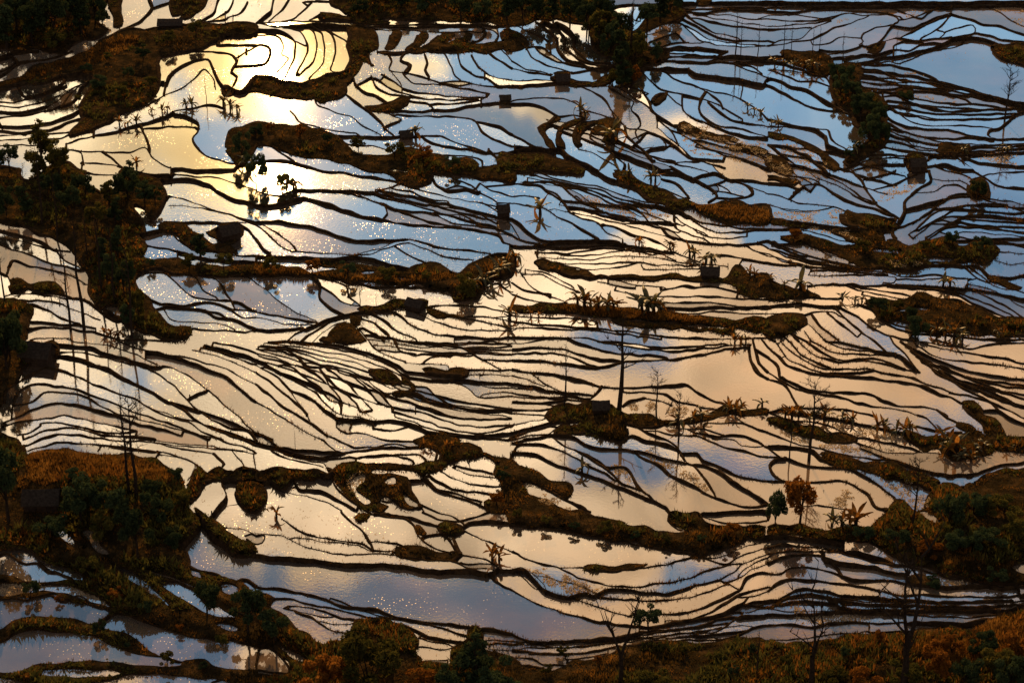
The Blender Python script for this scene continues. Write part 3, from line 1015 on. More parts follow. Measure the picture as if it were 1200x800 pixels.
TILES[2,3] = """
T 0,55 160,70 300,95 460,130 600,155 740,180 860,200
E -20,-10 250,0 350,0 420,30 520,60 700,80 830,90 860,95 1000,90 1060,95 1110,110 1060,140 960,180 880,195 740,175 600,150 440,120 300,85 160,65 -20,50
T 740,0 730,40 780,80 830,90
E 740,0 870,0 900,40 980,60 1100,60 1200,60 1200,100 1110,115 1000,95 860,95 780,60 740,40
P 880,10 920,0 1200,-5 1200,40 1000,50 930,35
t 870,200 960,185 1060,140 1120,115 1200,105
t 840,215 960,215 1000,200 1100,160 1200,140
t 900,215 960,235 1020,240 1060,210 1130,185 1200,170
t 230,260 330,260 420,275 520,270 640,255 760,235 860,210
E 340,255 450,250 600,240 640,245 520,275 420,280
T 0,190 50,210 150,245 220,260 300,300 400,330 480,345 600,350 640,340 780,320 860,300 900,280 1000,250 1060,240
S 60,245 120,255 300,310 400,350 430,340 380,380 330,370 290,385 220,370 160,330 110,290
t 400,380 450,360 560,360 640,375 740,375 860,340 960,320 1040,280 1080,240 1200,200
T 280,390 340,380 420,400 560,410 700,415 830,400 920,370 1010,340
980,320 1030,345 1060,360
t 1060,300 1100,260 1200,215
1000,330 1080,300 1120,270 1200,240
T 560,480 680,480 800,475 900,450 980,410 1060,370 1100,310 1150,290 1200,290
t 0,265 60,270 110,320 170,370 280,400 360,430 450,460 560,490
0,250 50,255 120,310 150,340
100,290 220,320 300,340 380,375
t 0,285 40,295 100,350 170,375
T 0,360 60,400 130,435 230,470 350,500 450,520 560,535 640,540 780,515 880,500 980,480 1060,440 1090,420
t 720,510 850,500 960,450 1060,390 1120,370 1200,350
t 1080,400 1150,390 1200,370
t 1080,430 1150,440 1200,420
t 1060,470 1110,465 1160,455 1200,450
0,565 80,600 160,605
T 180,605 350,600 500,590 620,560 720,550 860,540 960,510 1080,490 1200,480
t 0,620 100,620 200,635 360,625 480,610 600,590 740,590 860,570 960,560 1050,500 1080,480
T 0,655 130,665 260,665 400,650 500,625
t 0,680 100,690 150,715 260,720
250,690 350,680 450,660
t 570,630 700,605 860,600 1000,600 1200,600
t 860,575 1000,590 1080,570 1130,540 1200,530
640,600 760,575 880,560 980,540
E -800,730 0,715 60,720 150,740 200,740 280,710 440,680 520,640 640,615 760,610 860,615 1200,610 1200,1000 -800,1000
"""
TILES[3,3] = """
t 0,130 60,115 130,115 260,130 360,140 460,140 520,165 570,200 640,230 780,270 900,300 1000,325 1200,335
T 0,170 60,155 200,165 330,180 440,190 520,210 590,240
t 0,190 100,185 200,185 330,190 480,230 600,250 640,250 740,275 860,310 960,320
T 0,245 60,220 130,205 260,210 330,240 400,245 520,260 600,285 660,290
T 260,210 310,250 330,270
T 0,285 60,290 100,265 150,260 230,265 310,285 370,310 420,320 560,320 650,330 760,340 860,350 930,345 960,340 1100,350 1200,350
T 0,370 40,340 120,315 200,320 330,335 440,350 530,370 600,385 720,390 860,395 1100,400 1200,385
T 0,430 80,395 130,370 190,360 260,370 340,390 500,400 640,410 800,420 960,420 1140,410
t 0,440 100,400 200,380 320,410 480,430 640,430 800,440 1000,440 1200,430
t 0,450 80,425 200,415 300,430 400,450 560,455 800,460 1000,460 1200,450
T 0,475 140,480 260,470 400,465 520,470 640,475 800,490 1000,490 1200,460
T 0,530 80,525 200,540 280,525 400,515 500,520 700,515 900,520 1050,500 1200,480
0,600 100,595 200,585 340,570
340,565 500,560 700,550 860,535 980,530
E 0,610 100,610 250,600 360,570 500,570 650,560 800,550 920,540 1040,510 1140,480 1240,460 2000,460 2000,1000 0,1000
O 700,600 820,600 860,640 980,560 1040,520 1140,490 1240,480 1240,800 1100,780 1000,720 860,720 760,680
E 0,70 150,70 270,80 400,70 480,60 560,0 560,-20 620,-60 700,0 740,-10 760,0 1240,-10 2000,-10 2000,340 1200,330 1000,320 900,300 780,265 660,225 580,190 520,150 460,135 360,135 260,125 130,110 50,110 0,110
P 710,0 760,0 810,50 780,50
P 1140,250 1200,225 1240,230 1240,290 1160,280
S 770,320 860,325 940,340 860,348 780,340
S 100,450 130,435 180,450 180,475 120,472
S 100,500 300,485 480,500 400,512 260,525 160,520
E 640,300 740,300 760,330 650,325
"""
TILES[9,9] = """
F 3 | 780,3 900,2 1050,3 1200,2 | 800,11 900,9 1040,8 1200,7
F 3 | 760,60 830,66 900,67 960,60 | 750,70 830,73 920,72 1000,66
F 4 | 1010,84 1060,88 1110,98 1180,118 | 1015,104 1060,106 1110,110 1200,124
F 3 | 1040,118 1090,124 1140,128 1200,128 | 1040,128 1090,140 1150,140 1190,138
F 4 | 1040,150 1100,165 1160,170 1200,168 | 1030,172 1090,180 1140,182 1200,178
F 4 | 1100,245 1140,240 1170,242 1200,244 | 1110,275 1150,282 1180,284 1200,290
F 3 | 1070,262 1100,240 1120,228 1160,226 | 1085,278 1115,262 1140,252 1200,256
F 3 | 905,285 950,300 1000,312 1040,318 | 900,300 950,312 990,318 1040,322
F 4 | 1060,405 1100,430 1150,445 1200,452 | 1080,425 1120,450 1160,470 1200,490
F 3 | 1000,335 1060,345 1120,360 1200,385 | 1010,345 1080,360 1140,378 1200,398
F 3 | 660,235 740,245 800,265 | 650,245 720,260 790,280
F 3 | 430,392 480,400 540,402 600,404 | 440,404 500,412 560,414 600,416
F 3 | 480,455 540,470 600,478 | 470,462 530,480 600,488
F 3 | 600,455 640,458 690,462 | 600,470 640,474 680,478
F 4 | 300,410 360,425 420,440 460,455 | 310,430 360,448 400,470 430,484
F 3 | 200,470 260,490 320,515 | 150,488 220,505 300,528
F 3 | 640,140 690,150 740,175 790,190 | 650,150 690,165 740,185 780,200
F 3 | 440,222 520,238 600,258 | 450,232 520,250 580,266
F 3 | 610,752 680,752 760,742 860,728 | 620,766 690,764 770,750 880,738
F 3 | 880,705 950,700 1040,706 1200,704 | 900,716 960,716 1060,714 1200,714
F 3 | 920,172 980,180 1020,196 1060,206 | 900,188 960,200 1000,215 1040,228
F 3 | 830,160 880,172 930,192 960,210 | 815,172 870,186 920,206 950,224
"""
# ------------------------------------------------------------------ lie of the land
YC = CAM_H / math.tan(PITCH)
def land(x, y):
    """smooth valley side (metres) that the terraces are cut into"""
    z = 0.026 * (np.minimum(y, 760) - YC)
    z = z + 0.45 * np.sin(x * 0.021 + 1.3) * np.sin(y * 0.017 + 0.4)
    for (gx, gy, sx_, sy_, a) in LUMPS:
        z = z + a * np.exp(-((x - gx) / sx_) ** 2 - ((y - gy) / sy_) ** 2)
    return z
def _pt(u, v):
    r = ray(u, v); s = CAM_H / -r[2]; return float(r[0] * s), float(r[1] * s)
LUMPS = []
for (u, v, su, sv, a) in [(120, 570, 18, 20, 1.5), (90, 250, 22, 34, 1.5), (30, 10, 40, 40, 5.0), (1190, 640, 24, 18, 2.0),
                          (1000, 800, 60, 12, 1.0), (450, -30, 60, 40, 5.0)]:
    px, py = _pt(u, v); LUMPS.append((px, py, su, sv, a))
def at_z(u, v, z):
    r = ray(u, v); s = (CAM_H - z) / -r[2]; return r[0] * s, r[1] * s
def land_at(u, v):
    z = np.zeros(np.shape(u))
    for _ in range(10):
        x, y = at_z(u, v, z); z = 0.4 * z + 0.6 * land(x, y)
    return z
# ------------------------------------------------------------------ bund lines
U0, U1, V0, V1 = -200, 1400, -50, 890          # the stretch of valley that is modelled, in photograph pixels
def smooth(pts, closed=False, step=4.0):
    p = [np.array(q, float) for q in pts]; out = []
    n = len(p)
    if n == 2 and not closed:
        d = np.linalg.norm(p[1] - p[0]); k = max(1, int(d / step))
        return [tuple(p[0] + (p[1] - p[0]) * i / k) for i in range(k + 1)]
    rng = range(n if closed else n - 1)
    for i in rng:
        if closed: a, b, c, d = p[(i - 1) % n], p[i], p[(i + 1) % n], p[(i + 2) % n]
        else:
            b, c = p[i], p[i + 1]
            a = p[i - 1] if i else 2 * b - c
            d = p[i + 2] if i + 2 < n else 2 * c - b
        # centripetal-ish: limit tangents by segment length
        L = np.linalg.norm(c - b) + 1e-6
        m1 = (c - a); m1 = m1 / (np.linalg.norm(m1) + 1e-6) * L * 0.8
        m2 = (d - b); m2 = m2 / (np.linalg.norm(m2) + 1e-6) * L * 0.8
        k = max(1, int(L / step))
        for j in range(k):
            t = j / k; t2, t3 = t * t, t * t * t
            out.append(tuple((2*t3-3*t2+1)*b + (t3-2*t2+t)*m1 + (-2*t3+3*t2)*c + (t3-t2)*m2))
    if not closed: out.append(tuple(p[-1]))
    return out
LINES, POLYS = [], []          # (width class, points)   (kind, points)
SCL = 4.0
def parse(s, ox, oy): return [(ox + float(a) / SCL, oy + float(b) / SCL) for a, b in (q.split(',') for q in s.split())]
for (cx, cy), txt in TILES.items():
    ox, oy = cx * 300, cy * 200
    if (cx, cy) == (9, 9): ox = oy = 0; SCL = 1.0
    for ln in txt.strip().split('\n'):
        ln = ln.strip()
        if not ln: continue
        k = ln[0]
        if k in 'EDOPS': POLYS.append((k, parse(ln[1:], ox, oy)))
        elif k == 'F':
            h, a, b = ln[1:].split('|'); n = int(h)
            A = np.array(smooth(parse(a, ox, oy), step=2)); B = np.array(smooth(parse(b, ox, oy), step=2))
            ia = np.linspace(0, len(A) - 1, 14).astype(int); ib = np.linspace(0, len(B) - 1, 14).astype(int)
            for i in range(n):
                t = i / (n - 1); jit = RNG.normal(0, 0.10 / n, 14) * (0 < i < n - 1)
                tt = (t + np.convolve(np.pad(jit, 2, 'edge'), np.ones(5) / 3, 'valid'))[:, None]
                LINES.append(('n', [tuple(q) for q in A[ia] * (1 - tt) + B[ib] * tt]))
        elif k in 'tT': LINES.append((k, parse(ln[1:], ox, oy)))
        else: LINES.append(('n', parse(ln, ox, oy)))
# join the lines that run on across the borders of the survey sheets
ends = [(i, e) for i in range(len(LINES)) for e in (0, -1)]
def P(ie): return np.array(LINES[ie[0]][1][ie[1]])
def on_seam(p):
    for s in (300, 600, 900):
        if abs(p[0] - s) < 1.3: return ('u', s)
    for s in (200, 400, 600):
        if abs(p[1] - s) < 1.3: return ('v', s)
seam = {}
for ie in ends:
    s = on_seam(P(ie))
    if s: seam.setdefault(s, []).append(ie)
joined = set()
for s, lst in seam.items():
    pairs = sorted((float(np.linalg.norm(P(a) - P(b))), a, b) for n_, a in enumerate(lst) for b in lst[n_ + 1:] if a[0] != b[0])
    for d, a, b in pairs:
        if d > 11: break
        if a in joined or b in joined: continue
        m_ = (P(a) + P(b)) / 2
        for ie in (a, b): LINES[ie[0]][1][ie[1]] = tuple(m_)
        joined.add(a); joined.add(b)
# lines that leave the picture go on beyond it
for ie in ends:
    i, e = ie; p = P(ie); pts = LINES[i][1]; q = np.array(pts[1 if e == 0 else -2]); d = p - q; d /= np.linalg.norm(d) + 1e-6
    new = None
    if p[0] <= 2: new = (U0 - 2, p[1] + max(-0.25, min(0.25, d[1] / max(0.3, -d[0]))) * 202)
    elif p[0] >= 1198: new = (U1 + 2, p[1] + max(-0.25, min(0.25, d[1] / max(0.3, d[0]))) * 202)
    elif p[1] <= 1: new = (p[0] + max(-1, min(1, d[0] / max(0.4, -d[1]))) * 52, V0 - 2)
    if new is not None:
        if e == 0: pts.insert(0, new)
        else: pts.append(new)
        joined.add(ie)
SM = [(k, smooth(p, step=3.0)) for k, p in LINES]
allp = np.concatenate([np.array(p) for k, p in SM]); owner = np.concatenate([np.full(len(p), i) for i, (k, p) in enumerate(SM)])
for i, (k, p) in enumerate(SM):
    for e in (0, -1):
        if (i, e) in joined: continue
        q = np.array(p[e]); dd = np.hypot(*(allp - q).T); dd[owner == i] = 1e9
        j = int(np.argmin(dd))
        dv_ = q - np.array(p[1 if e == 0 else -2]); dv_ /= np.linalg.norm(dv_) + 1e-6
        rel = allp - q; fwd = rel @ dv_; lat = np.abs(rel[:, 0] * dv_[1] - rel[:, 1] * dv_[0])
        reach = 34 if on_seam(q) else 17
        c_ = np.where((fwd > -0.5) & (fwd < reach) & (lat < 2.0 + fwd * 0.12) & (owner != i))[0]
        if len(c_): j = int(c_[np.argmin(fwd[c_])]); ok = True
        else: ok = dd[j] < 8
        if ok: (p.insert(0, tuple(allp[j])) if e == 0 else p.append(tuple(allp[j])))
def wiggle(p, amp):
    a = np.array(p); n = len(a)
    if n < 5: return a
    d = np.gradient(a, axis=0); nn = np.stack([-d[:, 1], d[:, 0]], 1); nn /= np.linalg.norm(nn, axis=1)[:, None] + 1e-6
    r = RNG.normal(0, 1, n + 8); r = np.convolve(r, np.array([1, 2, 3, 2, 1]) / 4.4, 'same')[4:-4]
    r *= np.minimum(1, np.minimum(np.arange(n), np.arange(n)[::-1]) / 2)
    return a + nn * (r * amp)[:, None]
def clip(a):
    a = np.array(a); a[:, 0] = np.clip(a[:, 0], U0, U1); a[:, 1] = np.clip(a[:, 1], V0, V1); return a
CURVES = [(k, clip(wiggle(p, 0.45)), False) for k, p in SM]
OUT = [(k, clip(wiggle(smooth(p, True), 1.5 if k in 'ED' else 0.6)), True) for k, p in POLYS if k in 'EDP']
# ------------------------------------------------------------------ raster of the kinds of ground
RW, RH = U1 - U0 + 1, V1 - V0 + 1
def fill(poly, img, val):
    p = np.array(poly); x, y = p[:, 0] - U0, p[:, 1] - V0
    y0, y1 = max(0, int(y.min())), min(RH - 1, int(y.max()) + 1)
    x2, y2 = np.roll(x, -1), np.roll(y, -1)
    for r in range(y0, y1 + 1):
        c = ((y <= r) != (y2 <= r))
        if not c.any(): continue
        xs = np.sort(x[c] + (r - y[c]) * (x2[c] - x[c]) / (y2[c] - y[c]))
        for a, b in zip(xs[::2], xs[1::2]):
            ia, ib = max(0, math.ceil(a)), min(RW - 1, math.floor(b))
            if ib >= ia: img[r, ia:ib + 1] = val
CLS = np.zeros((RH, RW), np.uint8)             # 0 pool, 1 bank, 2 wooded bank
for k in 'EDP':
    for kk, c, _ in OUT:
        if kk == k: fill(c, CLS, {'E': 1, 'D': 2, 'P': 0}[k])
OV = {'O': np.zeros((RH, RW), bool), 'S': np.zeros((RH, RW), bool)}
for k, p in POLYS:
    if k in 'OS': fill(smooth(p, True), OV[k], True)

# close the small gaps in the bunds so that every pool holds its water
def thin_draw(img, c, closed):
    a = np.asarray(c); b_ = np.roll(a, -1, 0) if closed else a[1:]; a = a if closed else a[:-1]
    for t in np.linspace(0, 1, 9):
        q = a + (b_ - a) * t; x = np.clip((q[:, 0] - U0).round().astype(int), 0, RW - 1); y = np.clip((q[:, 1] - V0).round().astype(int), 0, RH - 1); img[y, x] = True
def label(mask):
    lab = np.full(mask.shape, -1, np.int32); pr = []; prev = []; nxt = 0
    def fd(a):
        while pr[a] != a: pr[a] = pr[pr[a]]; a = pr[a]
        return a
    runs_all = []
    for r in range(mask.shape[0]):
        d = np.diff(np.concatenate([[0], mask[r].view(np.int8), [0]])); s0 = np.nonzero(d == 1)[0]; s1 = np.nonzero(d == -1)[0]
        cur_ = []
        j = 0
        for a, b_ in zip(s0.tolist(), s1.tolist()):
            pr.append(nxt); cur_.append((a, b_, nxt)); nxt += 1
        j = 0
        for a, b_, l in cur_:
            while j < len(prev) and prev[j][1] <= a: j += 1
            jj = j
            while jj < len(prev) and prev[jj][0] < b_:
                ra, rb = fd(prev[jj][2]), fd(l)
                if ra != rb: pr[rb] = ra
                jj += 1
        runs_all += [(r, a, b_, l) for a, b_, l in cur_]; prev = cur_
    for r, a, b_, l in runs_all: lab[r, a:b_] = fd(l)
    return lab
gu_, gv_ = np.meshgrid(np.arange(U0, U1 + 1.0), np.arange(V0, V1 + 1.0))
LAND = land_at(gu_, gv_)
def gaps(rad, maxlen, dz):
    wall = np.zeros((RH, RW), bool)
    for k, c, closed in CURVES + OUT: thin_draw(wall, c, closed)
    w2 = wall.copy(); w2[1:] |= wall[:-1]; free = ~w2
    core = free.copy()
    for _ in range(rad):
        c2 = core.copy(); c2[1:] &= core[:-1]; c2[:-1] &= core[1:]; c2[:, 1:] &= core[:, :-1]; c2[:, :-1] &= core[:, 1:]; core = c2
    lab = label(core)
    def grow(n):
        for _ in range(n):
            for ax, d in ((0, 1), (0, -1), (1, 1), (1, -1)):
                sft = np.roll(lab, d, ax); f = (lab < 0) & free & (sft >= 0); lab[f] = sft[f]
    grow(rad + 3)
    rest = label((lab < 0) & free); lab[rest >= 0] = rest[rest >= 0] + 10000000
    pairs = {}
    for ax in (0, 1):
        A_ = lab[:-1] if ax == 0 else lab[:, :-1]; B_ = lab[1:] if ax == 0 else lab[:, 1:]
        yy, xx = np.nonzero((A_ != B_) & (A_ >= 0) & (B_ >= 0))
        for y, x in zip(yy.tolist(), xx.tolist()):
            p, q = int(A_[y, x]), int(B_[y, x]); pairs.setdefault((min(p, q), max(p, q)), []).append((x + U0, y + V0))
    big = np.unique(lab, return_counts=True); cnt = dict(zip(big[0].tolist(), big[1].tolist())); n_ = 0
    _, inv_ = np.unique(lab.ravel(), return_inverse=True); mean = dict(zip(big[0].tolist(), (np.bincount(inv_.ravel(), LAND.ravel()) / big[1]).tolist()))
    for (p, q), px in pairs.items():
        if min(cnt[p], cnt[q]) < 150 or abs(mean[p] - mean[q]) < dz: continue
        # separate openings between the same two pools
        px = sorted(px); groups = []
        for a in px:
            for g in groups:
                if any(abs(a[0] - b_[0]) + abs(a[1] - b_[1]) <= 4 for b_ in g): g.append(a); break
            else: groups.append([a])
        for g in groups:
            g = np.array(g, float); d = np.hypot(*(g[:, None] - g[None]).transpose(2, 0, 1)); i, j = np.unravel_index(d.argmax(), d.shape)
            if d[i, j] > maxlen: continue
            u_ = g[j] - g[i] if d[i, j] > 0 else np.array([0, 1.0]); u_ = u_ / (np.linalg.norm(u_) + 1e-6)
            CURVES.append(('g', clip(np.array([g[i] - u_ * 3.5, (g[i] + g[j]) / 2, g[j] + u_ * 3.5])), False)); n_ += 1
    print('gaps closed', n_)
gaps(3, 12, 0.14)
gaps(4, 14, 0.25)
gaps(5, 16, 0.4)
# ------------------------------------------------------------------ cut the land into pools and banks
verts, edges = [], []
for k, c, closed in CURVES + OUT:
    b = len(verts); verts += [tuple(q) for q in c]; n = len(c)
    edges += [(b + i, b + i + 1) for i in range(n - 1)]
    if closed: edges.append((b + n - 1, b))
b = len(verts)
fr = [(U0, V0)] + [(u, V0) for u in range(U0 + 20, U1, 20)] + [(U1, V0)] + [(U1, v) for v in range(V0 + 20, V1, 20)] + [(U1, V1)] + \
     [(u, V1) for u in range(U1 - 20, U0, -20)] + [(U0, V1)] + [(U0, v) for v in range(V1 - 20, V0, -20)]
verts += fr; edges += [(b + i, b + (i + 1) % len(fr)) for i in range(len(fr))]
ncon = len(edges)
gu, gv = np.meshgrid(np.arange(U0 + 3, U1 - 2, 5.0), np.arange(V0 + 3, V1 - 2, 4.0))
gu = gu + RNG.uniform(-1.7, 1.7, gu.shape); gv = gv + RNG.uniform(-1.3, 1.3, gv.shape)
keep = CLS[(gv - V0).round().astype(int), (gu - U0).round().astype(int)] > 0
verts += list(zip(gu[keep].tolist(), gv[keep].tolist()))
vo, eo, fo, _, oe, _ = delaunay_2d_cdt([Vector((float(a), float(b_))) for a, b_ in verts], edges, [], 0, 1e-3)
VV = np.array([(q.x, q.y) for q in vo]); TT = np.array([list(f)[:3] for f in fo])
print('cdt', len(VV), len(TT), time.time() - T0)
solid = set()
for e, o in zip(eo, oe):
    if o: solid.add((min(e), max(e)))
par = list(range(len(TT)))
def find(a):
    while par[a] != a: par[a] = par[par[a]]; a = par[a]
    return a
em = {}
for ti, t in enumerate(TT.tolist()):
    for a, b in ((t[0], t[1]), (t[1], t[2]), (t[2], t[0])):
        k = (a, b) if a < b else (b, a)
        if k in solid: continue
        if k in em:
            ra, rb = find(em[k]), find(ti)
            if ra != rb: par[ra] = rb
        else: em[k] = ti
root = np.array([find(i) for i in range(len(TT))])
ids, REG = np.unique(root, return_inverse=True); NR = len(ids)
# raster of the region ids
RID = np.full((RH, RW), -1, np.int32)
P3 = VV[TT]; P3 = P3 - np.array([U0, V0])
mn = np.floor(P3.min(1)).astype(int); mx_ = np.ceil(P3.max(1)).astype(int)
for i in range(len(TT)):
    x0, y0 = mn[i]; x1, y1 = mx_[i]
    (ax, ay), (bx, by), (cx, cy) = P3[i]
    X = np.arange(x0, x1 + 1)[None, :]; Y = np.arange(y0, y1 + 1)[:, None]
    w0 = (bx-ax)*(Y-ay)-(by-ay)*(X-ax); w1 = (cx-bx)*(Y-by)-(cy-by)*(X-bx); w2 = (ax-cx)*(Y-cy)-(ay-cy)*(X-cx)
    ins = ((w0 >= 0) & (w1 >= 0) & (w2 >= 0)) | ((w0 <= 0) & (w1 <= 0) & (w2 <= 0))
    if ins.any():
        sub = RID[y0:y1 + 1, x0:x1 + 1]; sub[ins[:sub.shape[0], :sub.shape[1]]] = REG[i]
while (RID < 0).any():
    bad = RID < 0; s = np.roll(RID, 1, 0); RID[bad] = s[bad]; s = np.roll(RID, 1, 1); bad = RID < 0; RID[bad] = s[bad]
area = np.bincount(RID.ravel(), minlength=NR).astype(float)
tri_area = 0.5 * np.abs((P3[:,1,0]-P3[:,0,0])*(P3[:,2,1]-P3[:,0,1])-(P3[:,1,1]-P3[:,0,1])*(P3[:,2,0]-P3[:,0,0]))
cen = P3.mean(1); ccls = CLS[np.clip(cen[:,1].round().astype(int),0,RH-1), np.clip(cen[:,0].round().astype(int),0,RW-1)]
isE = (np.bincount(REG, tri_area * (ccls > 0), NR) > 0.5 * np.bincount(REG, tri_area, NR))
gu_, gv_ = np.meshgrid(np.arange(U0, U1 + 1.0), np.arange(V0, V1 + 1.0))
LAND = land_at(gu_, gv_)
zpool = np.bincount(RID.ravel(), LAND.ravel(), NR) / np.maximum(area, 1)
zpool += RNG.normal(0, .05, NR)
nz = area == 0
if nz.any():
    for r in np.nonzero(nz)[0]:
        q = P3[REG == r].mean((0, 1)).round().astype(int); zpool[r] = LAND[min(RH-1, q[1]), min(RW-1, q[0])]
lo = np.full(NR, 1e9); hi = np.full(NR, -1e9); np.minimum.at(lo, RID.ravel(), LAND.ravel()); np.maximum.at(hi, RID.ravel(), LAND.ravel())
POOLZ = zpool[RID]; wide = np.nonzero((hi - lo > 1.8) & ~isE)[0]
print('wide', len(wide), sorted([(int(area[r]), round(float(hi[r]-lo[r]),1)) for r in wide], reverse=True)[:12])
gx0, gy0 = at_z(gu_, gv_, LAND); PLANE = {}
for r in wide:
    m_ = RID == r; X_ = np.stack([np.ones(int(m_.sum())), gx0[m_], gy0[m_]], 1); PLANE[int(r)] = np.linalg.lstsq(X_, LAND[m_], rcond=None)[0]
    POOLZ[m_] = X_ @ PLANE[int(r)]
# distance (pixels) into the banks
EM = isE[RID]; dist = np.zeros((RH, RW)); cur = EM.copy()
for i in range(26):
    dist += cur
    c2 = cur.copy(); c2[1:] &= cur[:-1]; c2[:-1] &= cur[1:]; c2[:, 1:] &= cur[:, :-1]; c2[:, :-1] &= cur[:, 1:]; cur = c2
gx, gy = at_z(gu_, gv_, LAND)
def vnoise(x, y, s, seed):
    r = np.random.default_rng(seed); tab = r.uniform(-1, 1, (256, 256))
    X, Y = x * s, y * s; ix, iy = np.floor(X).astype(int), np.floor(Y).astype(int); fx, fy = X - ix, Y - iy
    fx = fx*fx*(3-2*fx); fy = fy*fy*(3-2*fy); g = lambda a, b: tab[a & 255, b & 255]
    return (g(ix,iy)*(1-fx)+g(ix+1,iy)*fx)*(1-fy)+(g(ix,iy+1)*(1-fx)+g(ix+1,iy+1)*fx)*fy
bump = 0.9 * vnoise(gx, gy, 0.11, 1) + 0.5 * vnoise(gx, gy, 0.31, 2) + 0.25 * vnoise(gx, gy, 0.8, 3)
dome = np.minimum(dist, 22) / 22
ZG = np.where(EM, LAND + 0.22 + 0.45 * dome ** 0.7 + 0.55 * bump * np.minimum(1, dist / 7), POOLZ)
def maxf(a):
    b = a.copy()
    for d in (1, 2):
        b[d:] = np.maximum(b[d:], a[:-d]); b[:-d] = np.maximum(b[:-d], a[d:]); b[:, d:] = np.maximum(b[:, d:], a[:, :-d]); b[:, :-d] = np.maximum(b[:, :-d], a[:, d:])
    return b
ZMAX = maxf(np.where(EM, LAND, ZG))
def samp(img, u, v):
    return img[np.clip((np.asarray(v) - V0).round().astype(int), 0, RH - 1), np.clip((np.asarray(u) - U0).round().astype(int), 0, RW - 1)]
def bil(img, u, v):
    X = np.clip(np.asarray(u) - U0, 0, RW - 1.001); Y = np.clip(np.asarray(v) - V0, 0, RH - 1.001)
    ix, iy = X.astype(int), Y.astype(int); fx, fy = X - ix, Y - iy
    return (img[iy,ix]*(1-fx)+img[iy,ix+1]*fx)*(1-fy)+(img[iy+1,ix]*(1-fx)+img[iy+1,ix+1]*fx)*fy
def spot(u, v, dz=0.0):
    """ground point under photograph pixel (u, v)"""
    z = float(samp(ZG, u, v)); x, y = at_z(u, v, z); return Vector((float(x), float(y), z + dz))
def px_size(p):
    """pixels per metre at p"""
    d = Vector(p) - Vector((0, 0, CAM_H)); return FPX / (d.y * CP - d.z * SP)
print('zones', NR, 'pools', int((~isE).sum()), time.time() - T0)
# ------------------------------------------------------------------ objects
def link(name, me, mats, parent=None):
    o = bpy.data.objects.new(name, me); COL.objects.link(o)
    if me is not None:
        for m_ in (mats if isinstance(mats, (list, tuple)) else [mats]): me.materials.append(m_)
    if parent is not None: o.parent = parent
    return o
def np_mesh(name, V, F, smooth_=False, mi=None):
    """V (n,3), F (m,k) with the same k for every face"""
    V = np.asarray(V, np.float32); F = np.asarray(F, np.int32); k = F.shape[1]
    me = bpy.data.meshes.new(name); me.vertices.add(len(V)); me.vertices.foreach_set('co', V.ravel())
    me.loops.add(F.size); me.loops.foreach_set('vertex_index', F.ravel()); me.polygons.add(len(F))
    me.polygons.foreach_set('loop_start', np.arange(0, F.size, k, dtype=np.int32))
    if smooth_: me.polygons.foreach_set('use_smooth', np.ones(len(F), bool))
    if mi is not None: me.polygons.foreach_set('material_index', np.asarray(mi, np.int32))
    me.update(calc_edges=True); return me
# the ground, out to the horizon
xs = np.concatenate([[-9000, -4000, -1500, -700], np.arange(-400, 401, 25), [700, 1500, 4000, 9000]]); ys = np.concatenate([[-9000, -3000, -800, 0, 80], np.arange(120, 801, 25), [1000, 1500, 2500, 5000, 12000]])
GX, GY = np.meshgrid(xs, ys); GZ = land(GX, np.clip(GY, 100, 1e9)) - 5.0
nx, ny = len(xs), len(ys); I = np.arange(nx * ny).reshape(ny, nx)
ground = link('ground', np_mesh('ground', np.stack([GX, GY, GZ], 2).reshape(-1, 3), np.stack([I[:-1,:-1], I[:-1,1:], I[1:,1:], I[1:,:-1]], 2).reshape(-1, 4), True), M['ground'])
ground['kind'] = 'structure'
# banks: uneven earth between the pools
VZmax = samp(ZMAX, VV[:, 0], VV[:, 1])
onl = np.zeros(len(VV), bool)
for a, b in solid: onl[a] = onl[b] = True
def shift_tri(tri): return tri
et = TT[isE[REG]]
ez = bil(ZG, VV[:, 0], VV[:, 1]); dv = bil(dist, VV[:, 0], VV[:, 1])
ez = np.where(dv > 3, ez, VZmax + 0.12)
ex, ey = at_z(VV[:, 0], VV[:, 1], ez)
def compact(V, T):
    u, inv = np.unique(T, return_inverse=True); return V[u], inv.reshape(T.shape)
def upface(V, T):
    a, b, c = V[T[:, 0]], V[T[:, 1]], V[T[:, 2]]; nz_ = np.cross(b - a, c - a)[:, 2]; T = T.copy(); f = nz_ < 0; T[f] = T[f][:, ::-1]; return T
Ve, Te = compact(np.stack([ex, ey, ez], 1), et); Te = upface(Ve, Te)
hill = link('terraced_hillside', np_mesh('terraced_hillside', Ve, Te, True), M['earth']); hill['kind'] = 'structure'
